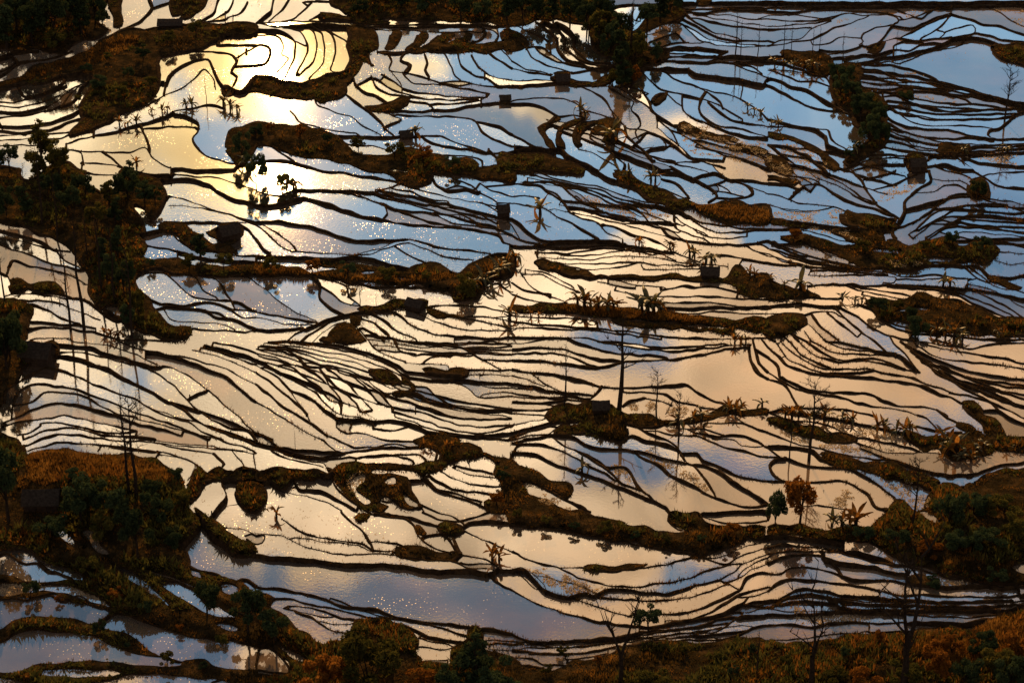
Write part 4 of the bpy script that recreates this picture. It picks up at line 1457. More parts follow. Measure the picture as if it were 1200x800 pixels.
# pools: still water, each at a level of its own
order = [r for r in np.argsort(-area) if not isE[r]]
tri_of = {}
for ti, r in enumerate(REG.tolist()): tri_of.setdefault(r, []).append(ti)
inframe = np.bincount(RID[-V0:-V0+800, -U0:-U0+1200].ravel(), minlength=NR)
order.sort(key=lambda r: -inframe[r])
def pool_geo(r):
    T = TT[tri_of[r]]; u, inv = np.unique(T, return_inverse=True); q = VV[u]
    zt = np.where(onl[u], VZmax[u], zpool[r] if r not in PLANE else VZmax[u]); x, y = at_z(q[:, 0], q[:, 1], zt)
    zz = np.full(len(u), zpool[r])
    if r in PLANE: c_ = PLANE[r]; zz = c_[0] + c_[1] * x + c_[2] * y
    V = np.stack([x, y, zz], 1); return V, upface(V, inv.reshape(T.shape))
rv, rt, off = [], [], 0
for n_, r in enumerate(order):
    V, T = pool_geo(r)
    if n_ < 298: link('paddy_pool', np_mesh('paddy_pool', V, T), M['water'], hill)
    else: rv.append(V); rt.append(T + off); off += len(V)
if rv:
    o = link('paddy_pool', np_mesh('paddy_pool', np.concatenate(rv), np.concatenate(rt)), M['water'], hill); o['kind'] = 'stuff'
# bunds: low earth walls swept along the lines
def sweep(c, closed, kind):
    c = np.asarray(c); n = len(c)
    if n < 2: return None
    d = np.gradient(c, axis=0) if not closed else (np.roll(c, -1, 0) - np.roll(c, 1, 0))
    nn = np.stack([-d[:, 1], d[:, 0]], 1); nn /= np.linalg.norm(nn, axis=1)[:, None] + 1e-9
    zt = samp(ZMAX, c[:, 0], c[:, 1])
    L = np.minimum(samp(ZG, *(c + nn * 2.5).T), zt); R = np.minimum(samp(ZG, *(c - nn * 2.5).T), zt)
    if n > 4:
        k3 = np.ones(3) / 3
        zs = np.convolve(np.pad(zt, 1, 'edge'), k3, 'valid'); zt2 = np.maximum(zs, zt - 0.15)
    else: zt2 = zt
    x, y = at_z(c[:, 0], c[:, 1], zt)
    # plan-view normal towards the L side
    lx, ly = at_z(*(c + nn * 2.5).T, zt); q = np.stack([lx - x, ly - y], 1)
    t = np.stack([np.gradient(x), np.gradient(y)], 1); t /= np.linalg.norm(t, axis=1)[:, None] + 1e-9
    pn = np.stack([-t[:, 1], t[:, 0]], 1); sgn = np.sign((pn * q).sum(1)); pn *= np.where(sgn == 0, 1, sgn)[:, None]
    hw = {'g': 0.13, 'n': 0.155, 't': 0.20, 'T': 0.27, 'E': 0.32, 'D': 0.32, 'P': 0.2}[kind]
    far = np.clip((np.hypot(x, y) / 400.0), .6, 2.0) ** 0.9; lowf = np.convolve(RNG.normal(0, 1, n + 22), np.ones(23) / 4.8, 'valid'); hw = hw * far * np.clip(1 + .30 * lowf, .75, 1.8)
    rn = lambda a: np.convolve(RNG.normal(0, a, n + 6), np.array([1, 2, 3, 4, 3, 2, 1]) / 6.6, 'valid')
    wl = hw * (1 + np.clip(rn(.22), -.4, .8)); wr = hw * (1 + np.clip(rn(.22), -.4, .8))
    h = {'g': 0.12, 'n': 0.15, 't': 0.20, 'T': 0.27}.get(kind, 0.18) * far * np.clip(1 + .25 * lowf, .75, 1.7) * (1 + np.clip(rn(.26), -.4, .8))
    top = zt2 + h
    def at(offs, z): return np.stack([x + pn[:, 0] * offs, y + pn[:, 1] * offs, z], 1)
    rows = [at(wl * 1.15 + 0.18 * (top - L) , L - 0.2), at(wl, top - 0.10), at(wl * 0.35, top), at(-wr * 0.35, top - 0.02), at(-wr, top - 0.10), at(-wr * 1.15 - 0.18 * (top - R), R - 0.2)]
    V = np.stack(rows, 1).reshape(-1, 3); I = np.arange(n * 6).reshape(n, 6)
    a, b = (I, np.roll(I, -1, 0)) if closed else (I[:-1], I[1:])
    F = np.stack([a[:, :-1], a[:, 1:], b[:, 1:], b[:, :-1]], 2).reshape(-1, 4)
    return V, F
RIM = []
geo = []
for k, c, closed in CURVES:
    g = sweep(c, closed, k)
    if g: geo.append((len(c), g)); RIM.append((k, c))
for k, c, closed in OUT:
    # only where a bank meets water
    e = samp(EM, c[:, 0], c[:, 1]); d = np.roll(c, -1, 0) - np.roll(c, 1, 0); nn = np.stack([-d[:, 1], d[:, 0]], 1); nn /= np.linalg.norm(nn, axis=1)[:, None] + 1e-9
    wet = ~(samp(EM, *(c + nn * 3).T) & samp(EM, *(c - nn * 3).T))
    run = []
    for i in range(len(c) + 1):
        if i < len(c) and wet[i]: run.append(c[i])
        else:
            if len(run) > 2:
                g = sweep(run, False, k)
                if g: geo.append((len(run), g)); RIM.append((k, np.array(run)))
            run = []
geo.sort(key=lambda q: -q[0])
bv, bf, off = [], [], 0
for n_, (ln_, (V, F)) in enumerate(geo):
    if n_ < 298: link('earth_bund', np_mesh('earth_bund', V, F, True), M['bund'], hill)
    else: bv.append(V); bf.append(F + off); off += len(V)
if bv:
    o = link('earth_bund', np_mesh('earth_bund', np.concatenate(bv), np.concatenate(bf), True), M['bund'], hill); o['kind'] = 'stuff'
print('bunds', len(geo), time.time() - T0)
# ------------------------------------------------------------------ plants: materials
M['bark'] = principled_mat('dark_bark', [(0.012, 0.010, 0.008), (0.045, 0.033, 0.024)], 3.0, 0.9, 0.5, 8.0)
M['leaf_dark'] = principled_mat('dark_foliage', [(0.012, 0.022, 0.012), (0.036, 0.054, 0.024), (0.065, 0.075, 0.028)], 1.0, 0.7, transl=0.25, objvar=0.5)
M['leaf_olive'] = principled_mat('olive_foliage', [(0.022, 0.028, 0.008), (0.070, 0.066, 0.016), (0.14, 0.10, 0.022)], 0.9, 0.7, transl=0.35, objvar=0.5)
M['leaf_rust'] = principled_mat('rust_foliage', [(0.05, 0.022, 0.006), (0.16, 0.062, 0.012), (0.26, 0.12, 0.02)], 0.9, 0.7, transl=0.45, objvar=0.4)
M['blade'] = principled_mat('banana_leaf', [(0.02, 0.026, 0.008), (0.06, 0.055, 0.014), (0.13, 0.08, 0.02)], 1.3, 0.55, transl=0.4, objvar=0.6, spec=0.4)
M['blade_rust'] = principled_mat('withered_banana_leaf', [(0.06, 0.03, 0.008), (0.20, 0.085, 0.018), (0.32, 0.16, 0.03)], 1.3, 0.6, transl=0.5, objvar=0.4)
M['grass'] = principled_mat('winter_grass', [(0.008, 0.008, 0.004), (0.044, 0.028, 0.008), (0.28, 0.125, 0.024)], 0.30, 0.9, transl=0.45)
M['grass_rust'] = principled_mat('rust_grass', [(0.05, 0.026, 0.008), (0.15, 0.070, 0.015), (0.28, 0.14, 0.03)], 0.3, 0.9, transl=0.45)
M['straw'] = principled_mat('straw', [(0.22, 0.16, 0.09), (0.58, 0.46, 0.29)], 0.8, 0.8, transl=0.45)
M['wall'] = principled_mat('mud_wall', [(0.018, 0.013, 0.010), (0.05, 0.036, 0.026)], 1.2, 0.95, 0.5, 5.0)
M['thatch'] = principled_mat('old_thatch', [(0.02, 0.016, 0.013), (0.07, 0.054, 0.040)], 2.5, 0.9, 0.8, 9.0)
M['wood'] = principled_mat('weathered_wood', [(0.02, 0.014, 0.010), (0.06, 0.042, 0.028)], 2.0, 0.9)
# ------------------------------------------------------------------ plants: shapes
def tube(V, F, pts, rad, k=6):
    """append a tapered limb"""
    b0 = len(V); n = len(pts)
    for i, p in enumerate(pts):
        d = (pts[min(i + 1, n - 1)] - pts[max(i - 1, 0)]).normalized(); a = d.orthogonal().normalized(); b = d.cross(a)
        for j in range(k):
            t = 2 * math.pi * j / k; V.append(p + (a * math.cos(t) + b * math.sin(t)) * rad[i])
    for i in range(n - 1):
        for j in range(k):
            q = b0 + i * k + j; q2 = b0 + i * k + (j + 1) % k; F.append((q, q2, q2 + k, q + k))
def pmesh(name, V, F, sm=False):
    me = bpy.data.meshes.new(name); me.from_pydata([tuple(v) for v in V], [], F)
    if sm: me.polygons.foreach_set('use_smooth', np.ones(len(me.polygons), bool))
    me.update(); return me
def leaf_cloud(rnd, centres, n, size, flat=0.6):
    """n leaf faces spread through clumps (centre, radius)"""
    V, F = [], []
    wts = [r ** 2 for c, r in centres]
    for c, r in rnd.choices(centres, wts, k=n):
        d = Vector((rnd.gauss(0, 1), rnd.gauss(0, 1), rnd.gauss(0, flat))).normalized() * r * rnd.uniform(0.35, 1.0) ** 0.6
        d.z *= 0.8
        p = c + d; s = size * rnd.uniform(0.6, 1.4)
        a = Vector((rnd.gauss(0, 1), rnd.gauss(0, 1), rnd.gauss(0, .7))).normalized(); b = a.cross(Vector((rnd.gauss(0, 1), rnd.gauss(0, 1), rnd.gauss(0, 1)))).normalized()
        i = len(V); V += [p - a * s, p + b * s * .5, p + a * s, p - b * s * .45]; F.append((i, i + 1, i + 2, i + 3))
    return V, F
def make_leafy(seed, shape, nleaf, leafsize):
    """unit-height tree: (trunk mesh, crown mesh)"""
    rnd = random.Random(seed); V, F = [], []
    top = {'round': 0.62, 'cone': 0.9, 'shrub': 0.45, 'tall': 0.8}[shape]
    lean = Vector((rnd.uniform(-.06, .06), rnd.uniform(-.06, .06), 0))
    tp = [Vector((0, 0, -0.06)) + lean * 0, lean * .4 + Vector((0, 0, top * .35)), lean + Vector((0, 0, top * .7)), lean * 1.2 + Vector((0, 0, top))]
    tube(V, F, tp, [.035, .026, .017, .006])
    cl = []
    nb = {'round': 13, 'cone': 20, 'shrub': 12, 'tall': 18}[shape]
    for i in range(nb):
        a = rnd.uniform(0, 6.283); t = (i + .5) / nb
        if shape == 'round': h0 = .22 + .3 * rnd.random(); e = Vector((math.cos(a) * rnd.uniform(.1, .38), math.sin(a) * rnd.uniform(.1, .38), .40 + .5 * rnd.random())); r = rnd.uniform(.09, .19)
        elif shape == 'cone': h = .12 + .83 * t; R = .27 * (1 - t) ** .8 + .02; h0 = h * .8; e = Vector((math.cos(a) * R, math.sin(a) * R, h)); r = .05 + .11 * (1 - t)
        elif shape == 'tall': h = .2 + .75 * t; R = rnd.uniform(.04, .17); h0 = h * .75; e = Vector((math.cos(a) * R, math.sin(a) * R, h)); r = rnd.uniform(.06, .11)
        else: h0 = .08 + .2 * rnd.random(); e = Vector((math.cos(a) * rnd.uniform(.12, .5), math.sin(a) * rnd.uniform(.12, .5), rnd.uniform(.2, .82))); r = rnd.uniform(.12, .24)
        s = Vector((0, 0, h0)) + lean * h0; tube(V, F, [s, (s + e) / 2 + Vector((0, 0, .02)), e], [.012, .008, .003], 4); cl.append((e, r))
    cv, cf = leaf_cloud(rnd, cl, nleaf, leafsize)
    return pmesh('trunk', V, F, True), pmesh('crown', cv, cf)
def make_bare(seed, shape):
    """unit-height leafless tree: (trunk mesh, branches mesh)"""
    rnd = random.Random(seed); V, F = [], []; W, G = [], []; parts = []
    def limb(p, d, L, r, lev):
        n = 4; pts = [p]; q = p.copy(); dd = d.copy()
        for i in range(n):
            dd = (dd + Vector((rnd.gauss(0, .09), rnd.gauss(0, .09), .05))).normalized(); q = q + dd * L / n; pts.append(q.copy())
        tube(W, G, pts, [r * (1 - .8 * i / n) for i in range(n + 1)], 4)
        if lev:
            for i in range(rnd.randint(3, 5)):
                k = rnd.randint(1, n); sd = Vector((rnd.gauss(0, 1), rnd.gauss(0, 1), rnd.gauss(.2, .5))).normalized()
                limb(pts[k], (dd * .7 + sd * .75).normalized(), L * rnd.uniform(.35, .6), r * .55, lev - 1)
    if shape == 'vee':
        tube(V, F, [Vector((0, 0, -.05)), Vector((.01, 0, .2)), Vector((0, .01, .36))], [.028, .024, .02])
        for sx_ in (-1, 1):
            limb(Vector((0, 0, .34)), Vector((sx_ * .38, rnd.uniform(-.2, .2), .9)).normalized(), .62, .018, 2); parts.append((W[:], G[:])); W.clear(); G.clear()
        limb(Vector((0, 0, .24)), Vector((.6, .2, .7)).normalized(), .35, .008, 1)
    else:
        bend = [Vector((rnd.gauss(0, .008), rnd.gauss(0, .008), z)) for z in (-.04, .25, .5, .75, 1.0)]
        r0 = {'pole': .015, 'round': .019, 'stout': .028}[shape]
        tube(V, F, bend, [r0, r0 * .85, r0 * .65, r0 * .4, r0 * .12])
        z0, n, L = {'pole': (.45, 12, .11), 'round': (.40, 16, .30), 'stout': (.45, 9, .20)}[shape]
        for i in range(n):
            z = z0 + (1 - z0) * (i + rnd.random()) / n * .95; a = rnd.uniform(0, 6.283); f = 1 - .6 * (z - z0) / (1 - z0)
            limb(Vector((0, 0, z)), Vector((math.cos(a), math.sin(a), rnd.uniform(.3, 1.0))).normalized(), L * f * rnd.uniform(.6, 1.1), r0 * .32, 2 if shape == 'round' else 1)
    return pmesh('trunk', V, F, True), [pmesh('branches', a, b) for a, b in parts + [(W, G)]]
def leaf_blade(seed, droop):
    """one arching banana leaf along +X, unit length"""
    rnd = random.Random(seed); V, F = [], []; n = 7
    for i in range(n + 1):
        t = i / n; x = t * (1 - .18 * droop * t); z = .9 * t - droop * 1.25 * t * t; wd = .125 * math.sin(math.pi * min(1, .12 + t * .9)) ** .7 if i < n else .01
        tw = rnd.uniform(-.03, .03); V += [Vector((x, -wd, z - .04 + tw)), Vector((x, 0, z + .02)), Vector((x, wd, z - .04 - tw))]
    for i in range(n):
        a = i * 3; F += [(a, a + 1, a + 4, a + 3), (a + 1, a + 2, a + 5, a + 4)]
    return pmesh('leaf', V, F, True)
def put(name, label, cat, loc, group=None, rz=0.0, sc=1.0):
    o = bpy.data.objects.new(name, None); COL.objects.link(o); o.location = loc; o.rotation_euler[2] = rz
    o.scale = (sc, sc, sc) if not isinstance(sc, tuple) else sc; o.empty_display_size = .3
    o['label'] = label; o['category'] = cat
    if group: o['group'] = group
    return o
def child(name, me, mat, par_):
    o = bpy.data.objects.new(name, me); COL.objects.link(o); o.parent = par_
    o.material_slots  # each copy keeps the shared mesh; the material sits on the object
    if not me.materials: me.materials.append(None)
    o.material_slots[0].link = 'OBJECT'; o.material_slots[0].material = mat; return o
LEAFY = {s: [make_leafy(100 + i * 7 + len(s), s, n, sz) for i in range(4)] for s, n, sz in (('round', 2600, .036), ('cone', 2600, .034), ('shrub', 2800, .042), ('tall', 2400, .034))}
BARE = {s: [make_bare(40 + i, s) for i in range(4)] for s in ('pole', 'round', 'stout', 'vee')}
BLADES = [leaf_blade(i, d) for i, d in enumerate((.25, .45, .7, .9, 1.15))]
_v, _f = [], []; tube(_v, _f, [Vector((0, 0, -.1)), Vector((.01, 0, .2)), Vector((0, .02, .42))], [.085, .065, .035], 7); STEM = pmesh('stem', _v, _f, True)
def hgt(p, h): return h / (px_size(p) * 0.93)
PR = random.Random(3)
def leafy(kind, shape, u, v, h, wd, label, cat='tree', group=None, mat=None):
    p = spot(u, v, -.1); H = hgt(p, h); W = wd / px_size(p); base = {'round': .95, 'cone': .62, 'shrub': 1.25, 'tall': .45}[shape]
    s = W / base; o = put(kind, label, cat, p, group, PR.uniform(0, 6.28), (s, s, H))
    t, c = PR.choice(LEAFY[shape]); child('trunk', t, M['bark'], o); child('crown', c, M[mat or 'leaf_dark'], o); return o
def bare(shape, u, v, h, label, group=None, kind='bare_tree'):
    p = spot(u, v, -.1); H = hgt(p, h); o = put(kind, label, 'tree', p, group, PR.uniform(0, 6.28), H)
    t, b = PR.choice(BARE[shape]); child('trunk', t, M['bark'], o); [child('branches', q, M['bark'], o) for q in b]; return o
def banana(u, v, h, label, group=None, rust=0.3, nl=10):
    p = spot(u, v, -.05); H = hgt(p, h * PR.uniform(.62, .9)); o = put('banana_plant', label, 'plant', p, group, PR.uniform(0, 6.28), H)
    child('stem', STEM, M['bark'], o)
    for i in range(nl):
        l = child('leaf', PR.choice(BLADES), M['blade_rust'] if PR.random() < rust else M['blade'], o)
        l.location = (0, 0, PR.uniform(.2, .42)); l.rotation_euler = (0, -PR.uniform(-.35, .75), i * 2.4 + PR.uniform(-.4, .4)); s = PR.uniform(.5, .8); l.scale = (s, s, s)
    return o
# ------------------------------------------------------------------ field huts
def box(V, F, x0, x1, y0, y1, z0, z1):
    b = len(V); V += [Vector(q) for q in ((x0,y0,z0),(x1,y0,z0),(x1,y1,z0),(x0,y1,z0),(x0,y0,z1),(x1,y0,z1),(x1,y1,z1),(x0,y1,z1))]
    F += [tuple(b + i for i in f) for f in ((0,3,2,1),(4,5,6,7),(0,1,5,4),(1,2,6,5),(2,3,7,6),(3,0,4,7))]
def hut(u, v, wpx, hpx, label, rz=0.0, depth=.8):
    p = spot(u, v, -.3); wpx *= .88; hpx *= .88; W = wpx / px_size(p); H = hgt(p, hpx) + .3; o = put('field_hut', label, 'hut', p, None, rz); D = W * depth
    V, F = [], []; e = H * .52; a, b = W / 2 * .86, D / 2 * .86; t = .16
    box(V, F, -a, -W * .10, -b, -b + t, 0, e); box(V, F, W * .14, a, -b, -b + t, 0, e); box(V, F, -W * .10, W * .14, -b, -b + t, e * .8, e)
    box(V, F, -a, a, b - t, b, 0, e); box(V, F, -a, -a + t, -b + t, b - t, 0, e); box(V, F, a - t, a, -b + t, b - t, 0, e)
    i = len(V); 
    for x in (-a + .02, a - .02): V += [Vector((x, -b + .05, e)), Vector((x, b - .05, e)), Vector((x, 0, H * .93))]
    F += [(i, i + 1, i + 2), (i + 3, i + 5, i + 4)]
    child('wall', pmesh('wall', V, F), M['wall'], o)
    V, F = [], []; box(V, F, -W * .095, W * .135, -b + .03, -b + .09, 0, e * .79); child('door', pmesh('door', V, F), M['wood'], o)
    V, F = [], []; n = 8; rr = random.Random(int(u))
    for s in (-1, 1):        # two thatched slopes, ragged at the eaves
        i = len(V)
        for j in range(n + 1):
            x = -W / 2 + W * j / n; sag = .06 * H * math.sin(j * 1.7 + u) ; z = H + .03 * rr.uniform(-1, 1) - .04 * H * math.sin(math.pi * j / n)
            ey = s * D / 2 * (1 + .05 * rr.uniform(-1, 1)); ez_ = e - .06 * H + .03 * rr.uniform(-1, 1)
            V += [Vector((x, s * .01, z)), Vector((x, s * D * .27, (z + ez_) / 2 + .04 * H)), Vector((x, ey, ez_)), Vector((x, ey, ez_ - .14)), Vector((x, s * D * .27, (z + ez_) / 2 - .1)), Vector((x, s * .01, z - .15))]
        for j in range(n):
            for k in range(6):
                q = i + j * 6; F.append((q + k, q + (k + 1) % 6, q + 6 + (k + 1) % 6, q + 6 + k))
        F += [tuple(i + k for k in range(6)), tuple(i + n * 6 + k for k in range(5, -1, -1))]
    child('roof', pmesh('roof', V, F), M['thatch'], o); return o
hut(590, 253, 17, 16, 'small square dark hut standing on a bund beside the yellow lit pool in the middle', .2)
hut(832, 324, 26, 14, 'long low dark hut at the right end of the fine central terraces', -.1)
hut(659, 98, 19, 13, 'dark hut on the bank left of the wooded ridge, above the long black bund', .1)
hut(592, 118, 16, 8, 'tiny flat dark hut on the bund below the yellow upper terraces', .1)
hut(476, 162, 18, 11, 'low dark hut with an agave plant behind it, above the grassy island', .3)
hut(487, 360, 25, 12, 'grey roofed hut on the path bank beside the blue curved terraces', -.5)
hut(704, 482, 24, 16, 'dark square hut next to the thick bare trunk at the centre of the valley', .05)
hut(45, 422, 44, 26, 'large black roofed hut at the left edge above the fan of terraces', -.2)
hut(50, 592, 50, 24, 'black flat hut sunk in the shrubs on the lower left hill', .05)
hut(1075, 198, 22, 15, 'small dark hut at the meeting of the blue terraces on the right', .1)
hut(200, 30, 34, 9, 'low wide hut on the ridge at the top left beside the rust grass bank', .05)
hut(268, 278, 30, 18, 'steep dark thatched hut on the islet under the sun glitter', .6)
# ------------------------------------------------------------------ trees
G = 'trees of the dark wood in the top left corner'
for i, (u, v, h, w_) in enumerate([(8, 58, 50, 46), (38, 52, 56, 44), (66, 50, 60, 46), (96, 40, 52, 40), (20, 34, 46, 44), (54, 26, 48, 44), (88, 22, 44, 40), (112, 26, 40, 32), (12, 12, 40, 44), (48, 8, 40, 44), (82, 4, 36, 40), (-20, 50, 50, 46)]):
    leafy('forest_tree', 'round' if i % 3 else 'tall', u, v, h, w_ * (1 if i % 3 else .6), 'dark leafy tree in the dense wood filling the top left corner', group=G)
leafy('forest_tree', 'shrub', 120, 30, 20, 24, 'dark bushy shrub at the right edge of the top left wood, beside bright pools', 'shrub')
leafy('forest_tree', 'shrub', 65, 55, 22, 34, 'olive bush at the foot of the top left wood above the rust grass', 'shrub', mat='leaf_olive')
G = 'trees along the dark ridge at the top centre'
for i, (u, v, h, w_) in enumerate([(540, 22, 30, 34), (565, 20, 26, 30), (594, 24, 34, 32), (612, 22, 32, 32), (628, 20, 30, 30), (648, 22, 34, 34), (668, 26, 34, 32), (500, 12, 26, 40), (470, 8, 24, 40), (440, 4, 24, 36), (420, 16, 18, 24)]):
    leafy('ridge_tree', ('round', 'shrub', 'tall')[i % 3], u, v, h, w_ * (1, 1, .55)[i % 3], 'dark tree on the shaded ridge along the top edge', group=G)
G = 'trees on the wooded spur running down from the top edge'
for i, (u, v, h, w_) in enumerate([(688, 36, 34, 32), (702, 52, 40, 34), (716, 62, 40, 34), (706, 30, 34, 34), (728, 78, 44, 32), (744, 70, 36, 30), (758, 40, 36, 34), (774, 26, 34, 34), (785, 14, 28, 30), (690, 44, 26, 26), (752, 62, 26, 26), (770, 70, 22, 20), (728, 50, 36, 28), (712, 44, 30, 30)]):
    leafy('spur_tree', ('round', 'tall', 'shrub')[i % 3], u, v, h, w_ * (1, .6, 1)[i % 3], 'leafy tree of the wooded spur left of the blue terraces', group=G, mat=('leaf_dark', 'leaf_olive')[i % 4 == 1])
leafy('spur_tree', 'tall', 729, 103, 46, 24, 'tall dark tree at the lower tip of the spur, over a clump of stems')
leafy('spur_tree', 'shrub', 741, 100, 24, 26, 'rusty shrub at the lower tip of the spur beside the tall tree', 'shrub', mat='leaf_rust')
leafy('spur_tree', 'shrub', 718, 98, 18, 20, 'low olive shrub left of the tall tree at the spur tip', 'shrub', mat='leaf_olive')
bare('stout', 739, 70, 66, 'tall bare trunk rising out of the wooded spur near the top edge')
G = 'trees of the dark strip beside the blue pool'
for i, (u, v, h, w_) in enumerate([(980, 92, 22, 22), (992, 100, 28, 26), (984, 112, 28, 26), (1000, 118, 26, 24), (1012, 126, 24, 28), (1008, 142, 34, 28), (1022, 140, 30, 26), (1030, 152, 30, 24), (1018, 164, 36, 30), (1030, 174, 34, 26), (1006, 176, 14, 18), (996, 186, 12, 14)]):
    leafy('waterside_tree', ('shrub', 'round')[i % 2], u, v, h, w_, 'dark tree in the strip right of the long blue pool', group=G)
G = 'dark trees of the gully on the left'
for i, (u, v, h, w_) in enumerate([(150, 232, 34, 36), (170, 238, 26, 30), (128, 240, 30, 30), (100, 230, 34, 30), (80, 250, 36, 32), (30, 250, 34, 34), (8, 252, 36, 30), (115, 272, 34, 30), (135, 262, 30, 30), (126, 330, 40, 26), (146, 345, 44, 28), (138, 300, 36, 28), (162, 368, 40, 26), (150, 385, 30, 24), (120, 306, 30, 24), (60, 230, 30, 30), (182, 240, 22, 24), (46, 210, 28, 30)]):
    leafy('gully_tree', ('shrub', 'round', 'tall')[i % 3], u, v, h, w_ * (1, 1, .6)[i % 3], 'dark leafy tree in the shaded gully on the left', group=G, mat=('leaf_dark', 'leaf_olive')[i % 5 == 2])
leafy('conifer', 'cone', 51, 200, 62, 34, 'tall olive conifer on the left, pointed top in front of the golden terraces', mat='leaf_olive')
leafy('leafy_tree', 'round', 70, 206, 42, 34, 'round leafy tree right beside the tall conifer on the left', mat='leaf_olive')
leafy('leafy_tree', 'round', 12, 200, 30, 32, 'dark bush at the left edge beside the conifer group', 'shrub')
leafy('conifer', 'cone', 152, 210, 24, 18, 'small dark conifer at the corner of the blue pool on the left')
leafy('leafy_tree', 'tall', 235, 302, 30, 20, 'small tree with rounded crown alone on the grassy islet left of the thatched hut')
leafy('shrub', 'shrub', 8, 432, 82, 54, 'big dark shrub at the left edge above the large black roofed hut', 'shrub')
leafy('shrub', 'shrub', 12, 420, 60, 44, 'dark leafy shrub in front of the large black roofed hut at left edge', 'shrub')
leafy('shrub', 'round', 10, 610, 100, 60, 'large dark bushy tree at the left edge of the lower hill', 'tree')
leafy('shrub', 'shrub', 95, 612, 60, 60, 'dark shrub just right of the sunken black hut on the lower left hill', 'shrub')
leafy('shrub', 'round', 162, 655, 84, 50, 'tallest dark bush on the lower left hill beside the big white pool', 'tree')
G = 'dark bushes covering the lower left hill'
for i, (u, v, h, w_) in enumerate([(130, 600, 40, 44), (190, 610, 36, 36), (205, 640, 26, 30), (120, 630, 36, 40), (60, 628, 30, 46), (180, 580, 26, 32), (205, 560, 18, 22), (212, 590, 24, 24), (90, 560, 16, 26)]):
    leafy('hill_bush', 'shrub', u, v, h, w_, 'dark bush among many on the steep hill at lower left', 'shrub', G, mat=('leaf_dark', 'leaf_olive')[i % 4 == 3])
leafy('shrub', 'shrub', 36, 697, 20, 24, 'small dark shrub on the bund between two blue pools at the left edge', 'shrub')
leafy('leafy_tree', 'round', 243, 720, 46, 36, 'open leafy tree in front of the narrow white pools, leftmost of three at lower left')
leafy('leafy_tree', 'round', 291, 742, 62, 46, 'leafy tree, middle and tallest of the three at lower left')
leafy('leafy_tree', 'round', 323, 750, 44, 40, 'rounded sparse tree with dark trunk, rightmost of the three at lower left')
leafy('leafy_tree', 'shrub', 432, 812, 86, 96, 'large dense dark bush at the bottom edge left of the pointed conifer', mat='leaf_olive')
leafy('leafy_tree', 'shrub', 380, 815, 60, 60, 'rust tinged bush at the bottom edge just left of the large dense bush', mat='leaf_rust')
leafy('conifer', 'cone', 558, 800, 68, 48, 'pointed dark conifer at the bottom edge', mat='leaf_dark')
leafy('leafy_tree', 'shrub', 585, 815, 46, 62, 'low dark bush right of the pointed conifer at the bottom edge', 'shrub')
leafy('leafy_tree', 'shrub', 532, 812, 44, 44, 'dark bush left of the pointed conifer at the bottom edge', 'shrub')
leafy('shrub', 'shrub', 500, 812, 30, 60, 'low rust brush between the dense bush and the conifer at the bottom', 'shrub', mat='leaf_rust')
leafy('leafy_tree', 'round', 760, 738, 30, 38, 'round dark bush on the thick bund right of the forked bare tree', 'shrub')
leafy('shrub', 'shrub', 768, 812, 30, 50, 'green bush at the bottom edge right of the forked bare tree', 'shrub', mat='leaf_olive')
leafy('autumn_tree', 'round', 937, 614, 68, 44, 'small orange leaved tree beside the curved muddy pool on the right', mat='leaf_rust')
leafy('leafy_tree', 'shrub', 908, 616, 48, 34, 'dark bush left of the orange leaved tree', 'shrub')
leafy('shrub', 'shrub', 1112, 612, 48, 44, 'dark round bush on the right hand mound beside the white stubble', 'shrub')
leafy('shrub', 'shrub', 1145, 231, 22, 22, 'single round black bush standing among the blue terraces on the right', 'shrub')
leafy('shrub', 'shrub', 1061, 117, 14, 22, 'low dark bush on the fine terraces below the big pale blue pool', 'shrub')
leafy('shrub', 'shrub', 1076, 392, 28, 30, 'dark green bush on the dark bank at right, left of the banana row', 'shrub')
leafy('shrub', 'shrub', 1094, 685, 12, 26, 'low dark bush where the orange pool begins at lower right', 'shrub')
leafy('shrub', 'shrub', 1168, 680, 18, 30, 'dark bush at the right edge above the orange pool', 'shrub')
leafy('shrub', 'shrub', 300, 215, 40, 30, 'dark bush on the left tip of the island beneath the sun glint', 'shrub')
leafy('shrub', 'shrub', 336, 222, 26, 26, 'spiky shrub right of the dark bush under the sun glint', 'shrub', mat='leaf_olive')
leafy('shrub', 'shrub', 284, 185, 34, 26, 'dark bush at the left shore of the island beneath the sun glint', 'shrub')
leafy('shrub', 'shrub', 548, 345, 26, 36, 'olive bush at the end of the long grassy bank in the centre', 'shrub', mat='leaf_olive')
G = 'bushes on the mound at the right edge'
for i, (u, v, h, w_) in enumerate([(1140, 600, 30, 44), (1176, 602, 28, 44), (1120, 640, 26, 40), (1160, 640, 26, 46), (1190, 625, 28, 40), (1090, 650, 20, 34), (1050, 635, 18, 34), (1010, 630, 16, 30)]):
    leafy('mound_bush', 'shrub', u, v, h, w_, ('dark bush', 'olive bush', 'rust bush')[(0, 1, 0, 0, 1, 2, 0, 0)[i]] + ' on the overgrown mound at the right edge', 'shrub', G, mat=('leaf_dark', 'leaf_olive', 'leaf_rust')[(0, 1, 0, 0, 1, 2, 0, 0)[i]])
G = 'rust and dark bushes in the bottom right corner'
for i, (u, v, h, w_) in enumerate([(1095, 790, 44, 44), (1130, 800, 40, 44), (1168, 790, 46, 50), (1190, 770, 44, 40), (1150, 765, 30, 40), (1060, 800, 30, 44), (1015, 805, 30, 44), (1180, 810, 50, 50), (980, 800, 20, 36), (1115, 765, 24, 34)]):
    leafy('corner_bush', 'shrub', u, v, h, w_, ('rust leaved bush', 'dark bush', 'olive bush')[i % 3] + ' in the bottom right corner', 'shrub', G, mat=('leaf_rust', 'leaf_dark', 'leaf_olive')[i % 3])
